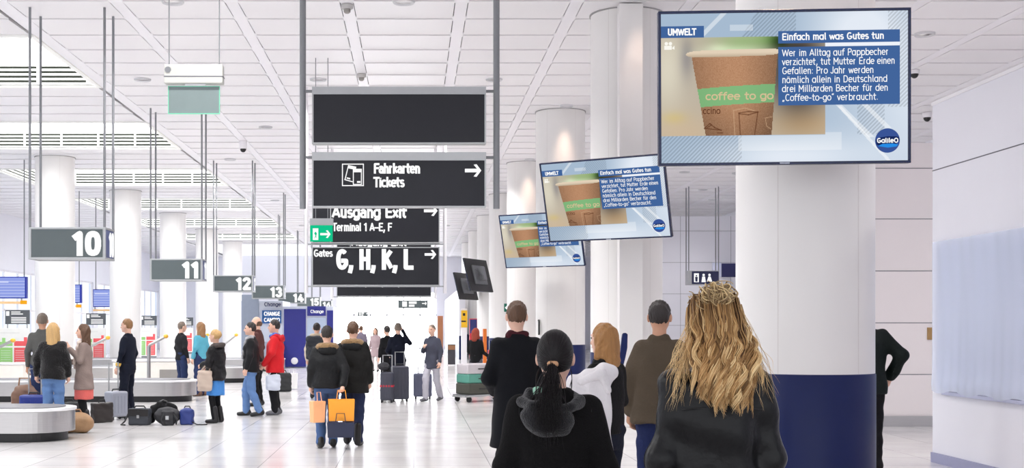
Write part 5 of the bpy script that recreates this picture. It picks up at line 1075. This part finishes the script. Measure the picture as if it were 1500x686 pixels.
# bags carried by people
def hung_bag(name, px, y0, y1, d, label, m, w, dp, strap_to, strapm=black):
    k = d/F; z1, z0 = EYE + (VY-y0)*k, EYE + (VY-y1)*k; h = z1-z0; c = P(px, y1, d)
    return soft(name, tuple(c), .3, lambda s: s.box((0, 0, h/2), (w/2, dp/2, h/2), .03).ell((0, 0, h*.3), (w*.48, dp*.6, h*.28), .04), .011, m, label, 'bag', [('strap', lambda b: b.tube([(-w*.3, 0, h*.95), (-w*.1 + strap_to[0]*.6, 0, h + strap_to[1]*.7), tuple((strap_to[0], 0, h + strap_to[1]))], .012, 6).tube([(w*.3, 0, h*.95), (w*.1 + strap_to[0]*.6, 0, h + strap_to[1]*.7), tuple((strap_to[0], 0, h + strap_to[1]))], .012, 6), strapm)])
hung_bag('handbag', 300, 543, 573, 20.6, 'beige shoulder bag hanging at the side of the woman in the blue skirt', mat('beige leather', (188, 170, 156), .55), .24, .12, (.16, .22), mat('beige strap', (170, 150, 134), .55))
hung_bag('plastic_bag', 400, 549, 572, 22.62, 'pale grey plastic bag carried by the man in the red jacket', mat('pale plastic bag', (206, 212, 226), .4), .26, .14, (.0, .1), mat('pale plastic bag', (206, 212, 226), .4))
org, porg = mat('orange paper bag', (246, 160, 44), .5, var=(4, .06)), mat('pale orange paper bag', (244, 176, 124), .5)
def paper_bag(px, y0, y1, d, w, label, m, yaw=0):
    k = d/F; h = (y1-y0)*k; o = empty('shopping_bag', P(px, y1, d), yaw, label, 'shopping bag')
    v = MB(); v.add([(-w/2, -.06, 0), (w/2, -.06, 0), (w/2, .06, 0), (-w/2, .06, 0), (-w/2-.01, -.07, h), (w/2+.01, -.07, h), (w/2+.01, .07, h), (-w/2-.01, .07, h)], [(0, 3, 2, 1), (0, 1, 5, 4), (1, 2, 6, 5), (2, 3, 7, 6), (3, 0, 4, 7), (4, 5, 6, 7)]); v.build('bag_body', m, o, False, .004)
    MB().tube([(-w*.2, -.07, h-.01), (-w*.15, -.04, h+.12), (w*.15, -.04, h+.12), (w*.2, -.07, h-.01)], .006, 6).build('handle', m, o, True); return o
paper_bag(500, 585, 617, 16.35, .33, 'bright orange shopping bag carried between the walking couple', org, .1)
paper_bag(465, 588, 619, 16.3, .16, 'pale orange shopping bag at the left side of the walker in jeans', porg, .5)
paper_bag(499, 619, 641, 16.3, .34, 'dark blue bag hanging below the bright orange shopping bag', mat('dark blue bag', (36, 42, 68), .6), .05)
soft('backpack', (at(464, 0, 28.0)[0] - .02, 27.72, .92), 0, lambda s: s.box((0, 0, .24), (.2, .1, .27), .06).box((0, -.1, .14), (.15, .05, .13), .03), .016, mat('black backpack canvas', (32, 36, 44), .7), 'large black backpack worn by the walker with wine red tights', 'bag', [('strap', lambda b: b.tube([(-.12, .06, .46), (-.12, .2, .5), (-.12, .3, .34)], .02, 6), black), ('strap', lambda b: b.tube([(.12, .06, .46), (.12, .2, .5), (.12, .3, .34)], .02, 6), black)])
suitcase(at(586, 588, 26.9), .1, 'larger charcoal trolley case right beside the man in the dark blue suit', .38, .27, .78, darkc, .3)
suitcase(at(567, 588, 26.5), -.1, 'smaller charcoal trolley case with a red band, left of the two', .28, .24, .66, darkc, .36)
s = MB().box((-.145, -.125, .34), (.145, .125, .38)).build('luggage_strap', mat('red luggage strap', (186, 30, 52), .5)); s.location = at(567, 588, 26.5); s.rotation_euler = (0, 0, -.1); tag(s, 'red band strapped around the smaller charcoal trolley case', 'strap')
soft('travel_pillow', (at(564, 0, 26.5)[0], 26.5, .7), 0, lambda s: s.ell((-.03, -.02, .08), (.13, .1, .09), .03), .014, mat('black pillow', (40, 40, 46), .8), 'small black soft bag lying on top of the smaller charcoal case', 'bag', [('strap', lambda b: b.tube([(-.1, -.05, .1), (-.03, -.13, .08), (.06, -.1, .09)], .01, 6), black)])
suitcase(at(619, 582, 27.9), .05, 'grey blue case pulled behind the person in the dark grey coat', .42, .3, .58, mat('slate suitcase shell', (104, 108, 132), .4), .3)
soft('holdall', at(415, 572, 31.0), .2, lambda s: s.box((0, 0, .24), (.2, .12, .24), .05), .016, mat('black holdall fabric', (42, 44, 46), .7), 'black bag on the floor far behind the man in the red jacket', 'bag', [('handle', lambda b: b.tube([(-.08, 0, .46), (-.05, 0, .54), (.05, 0, .54), (.08, 0, .46)], .014, 8), black)])
paper_bag(427, 547, 570, 32.0, .3, 'white paper bag on the floor right of the black bag behind the man in red', mat('white paper', (236, 236, 236), .5))
# luggage cart
d = 27.0; o = empty('luggage_cart', at(703, 0, d), -1.0, 'steel luggage cart loaded with cases, pushed right of the exit', 'cart')
f = MB()
for x in (-.25, .25): f.tube([(x, -.55, .12), (x, .45, .16), (x, .52, .5), (x, .5, 1.0)], .018, 8)
f.tube([(-.25, .5, 1.0), (.25, .5, 1.0)], .02, 8).tube([(-.25, -.55, .12), (.25, -.55, .12)], .018, 8).tube([(-.25, .51, .6), (.25, .51, .6)], .014, 8); f.build('frame', alu, o, True)
MB().box((-.25, -.55, .14), (.25, .44, .16)).build('platform', greymetal, o); MB().tube([(-.22, .5, 1.0), (.22, .5, 1.0)], .028, 8).build('push_handle', mat('red grip', (190, 40, 60), .5), o, True)
for x, y in ((-.22, -.45), (.22, -.45), (0, .42)): MB().lathe([(.06, -.02), (.06, .02)], n=16).build('wheel', rubber, o, True).matrix_local = Matrix.Translation((x, y, .06)) @ Matrix.Rotation(math.pi/2, 4, 'Y')
cp = Vector(o.location)
def on_cart(z, h, w, m, label, dx=0):
    c = empty('suitcase', cp + Vector((dx, 0, z)), -1.0 + dx, label, 'suitcase'); MB().box((-w/2, -.48, 0), (w/2, .3, h)).build('shell', m, c, True, .03); MB().tube([(w/2-.01, -.2, h*.5), (w/2+.03, -.17, h*.5), (w/2+.03, -.03, h*.5), (w/2-.01, 0, h*.5)], .012, 8).build('carry_handle', black, c, True)
on_cart(.165, .24, .5, mat('dark olive case', (70, 70, 62), .5), 'dark olive suitcase at the bottom of the luggage cart'); on_cart(.407, .2, .46, mat('green teal case', (86, 150, 134), .5), 'green suitcase in the middle of the luggage cart'); on_cart(.609, .22, .44, mat('pale grey case', (196, 190, 194), .5), 'pale grey suitcase on top of the luggage cart')
# white coat carried by the brown haired woman
s = SDF(); s.cap((-.16, .0, 1.2), (.03, -.02, 1.3), .085, .07, .05).cap((-.16, -.02, 1.16), (-.24, -.05, .82), .09, .12, .06, flat=(1, .7, 1)).cap((-.04, -.02, 1.22), (-.04, -.06, .74), .085, .11, .06, flat=(1, .7, 1)).cap((-.14, -.02, 1.05), (-.16, -.05, .66), .1, .12, .06, flat=(1, .7, 1))
V, Q = s.mesh(.011, folds(.007, (44, 30, 8), 9)); o = empty('white_coat', (at(882, 0, 8.66)[0], 8.66, 0), 0, 'white coat draped over the arm of the brown haired woman', 'coat'); fast_mesh('fabric', V, Q, cloth('white wool coat', (226, 222, 224)), o)
V, Q = SDF().cap((-.16, -.08, 1.24), (-.02, -.09, 1.3), .03, .035, .02).cap((-.02, -.09, 1.3), (.03, -.08, 1.18), .035, .025, .02).mesh(.011); fast_mesh('collar', V, Q, cloth('white wool coat', (226, 222, 224)), o)
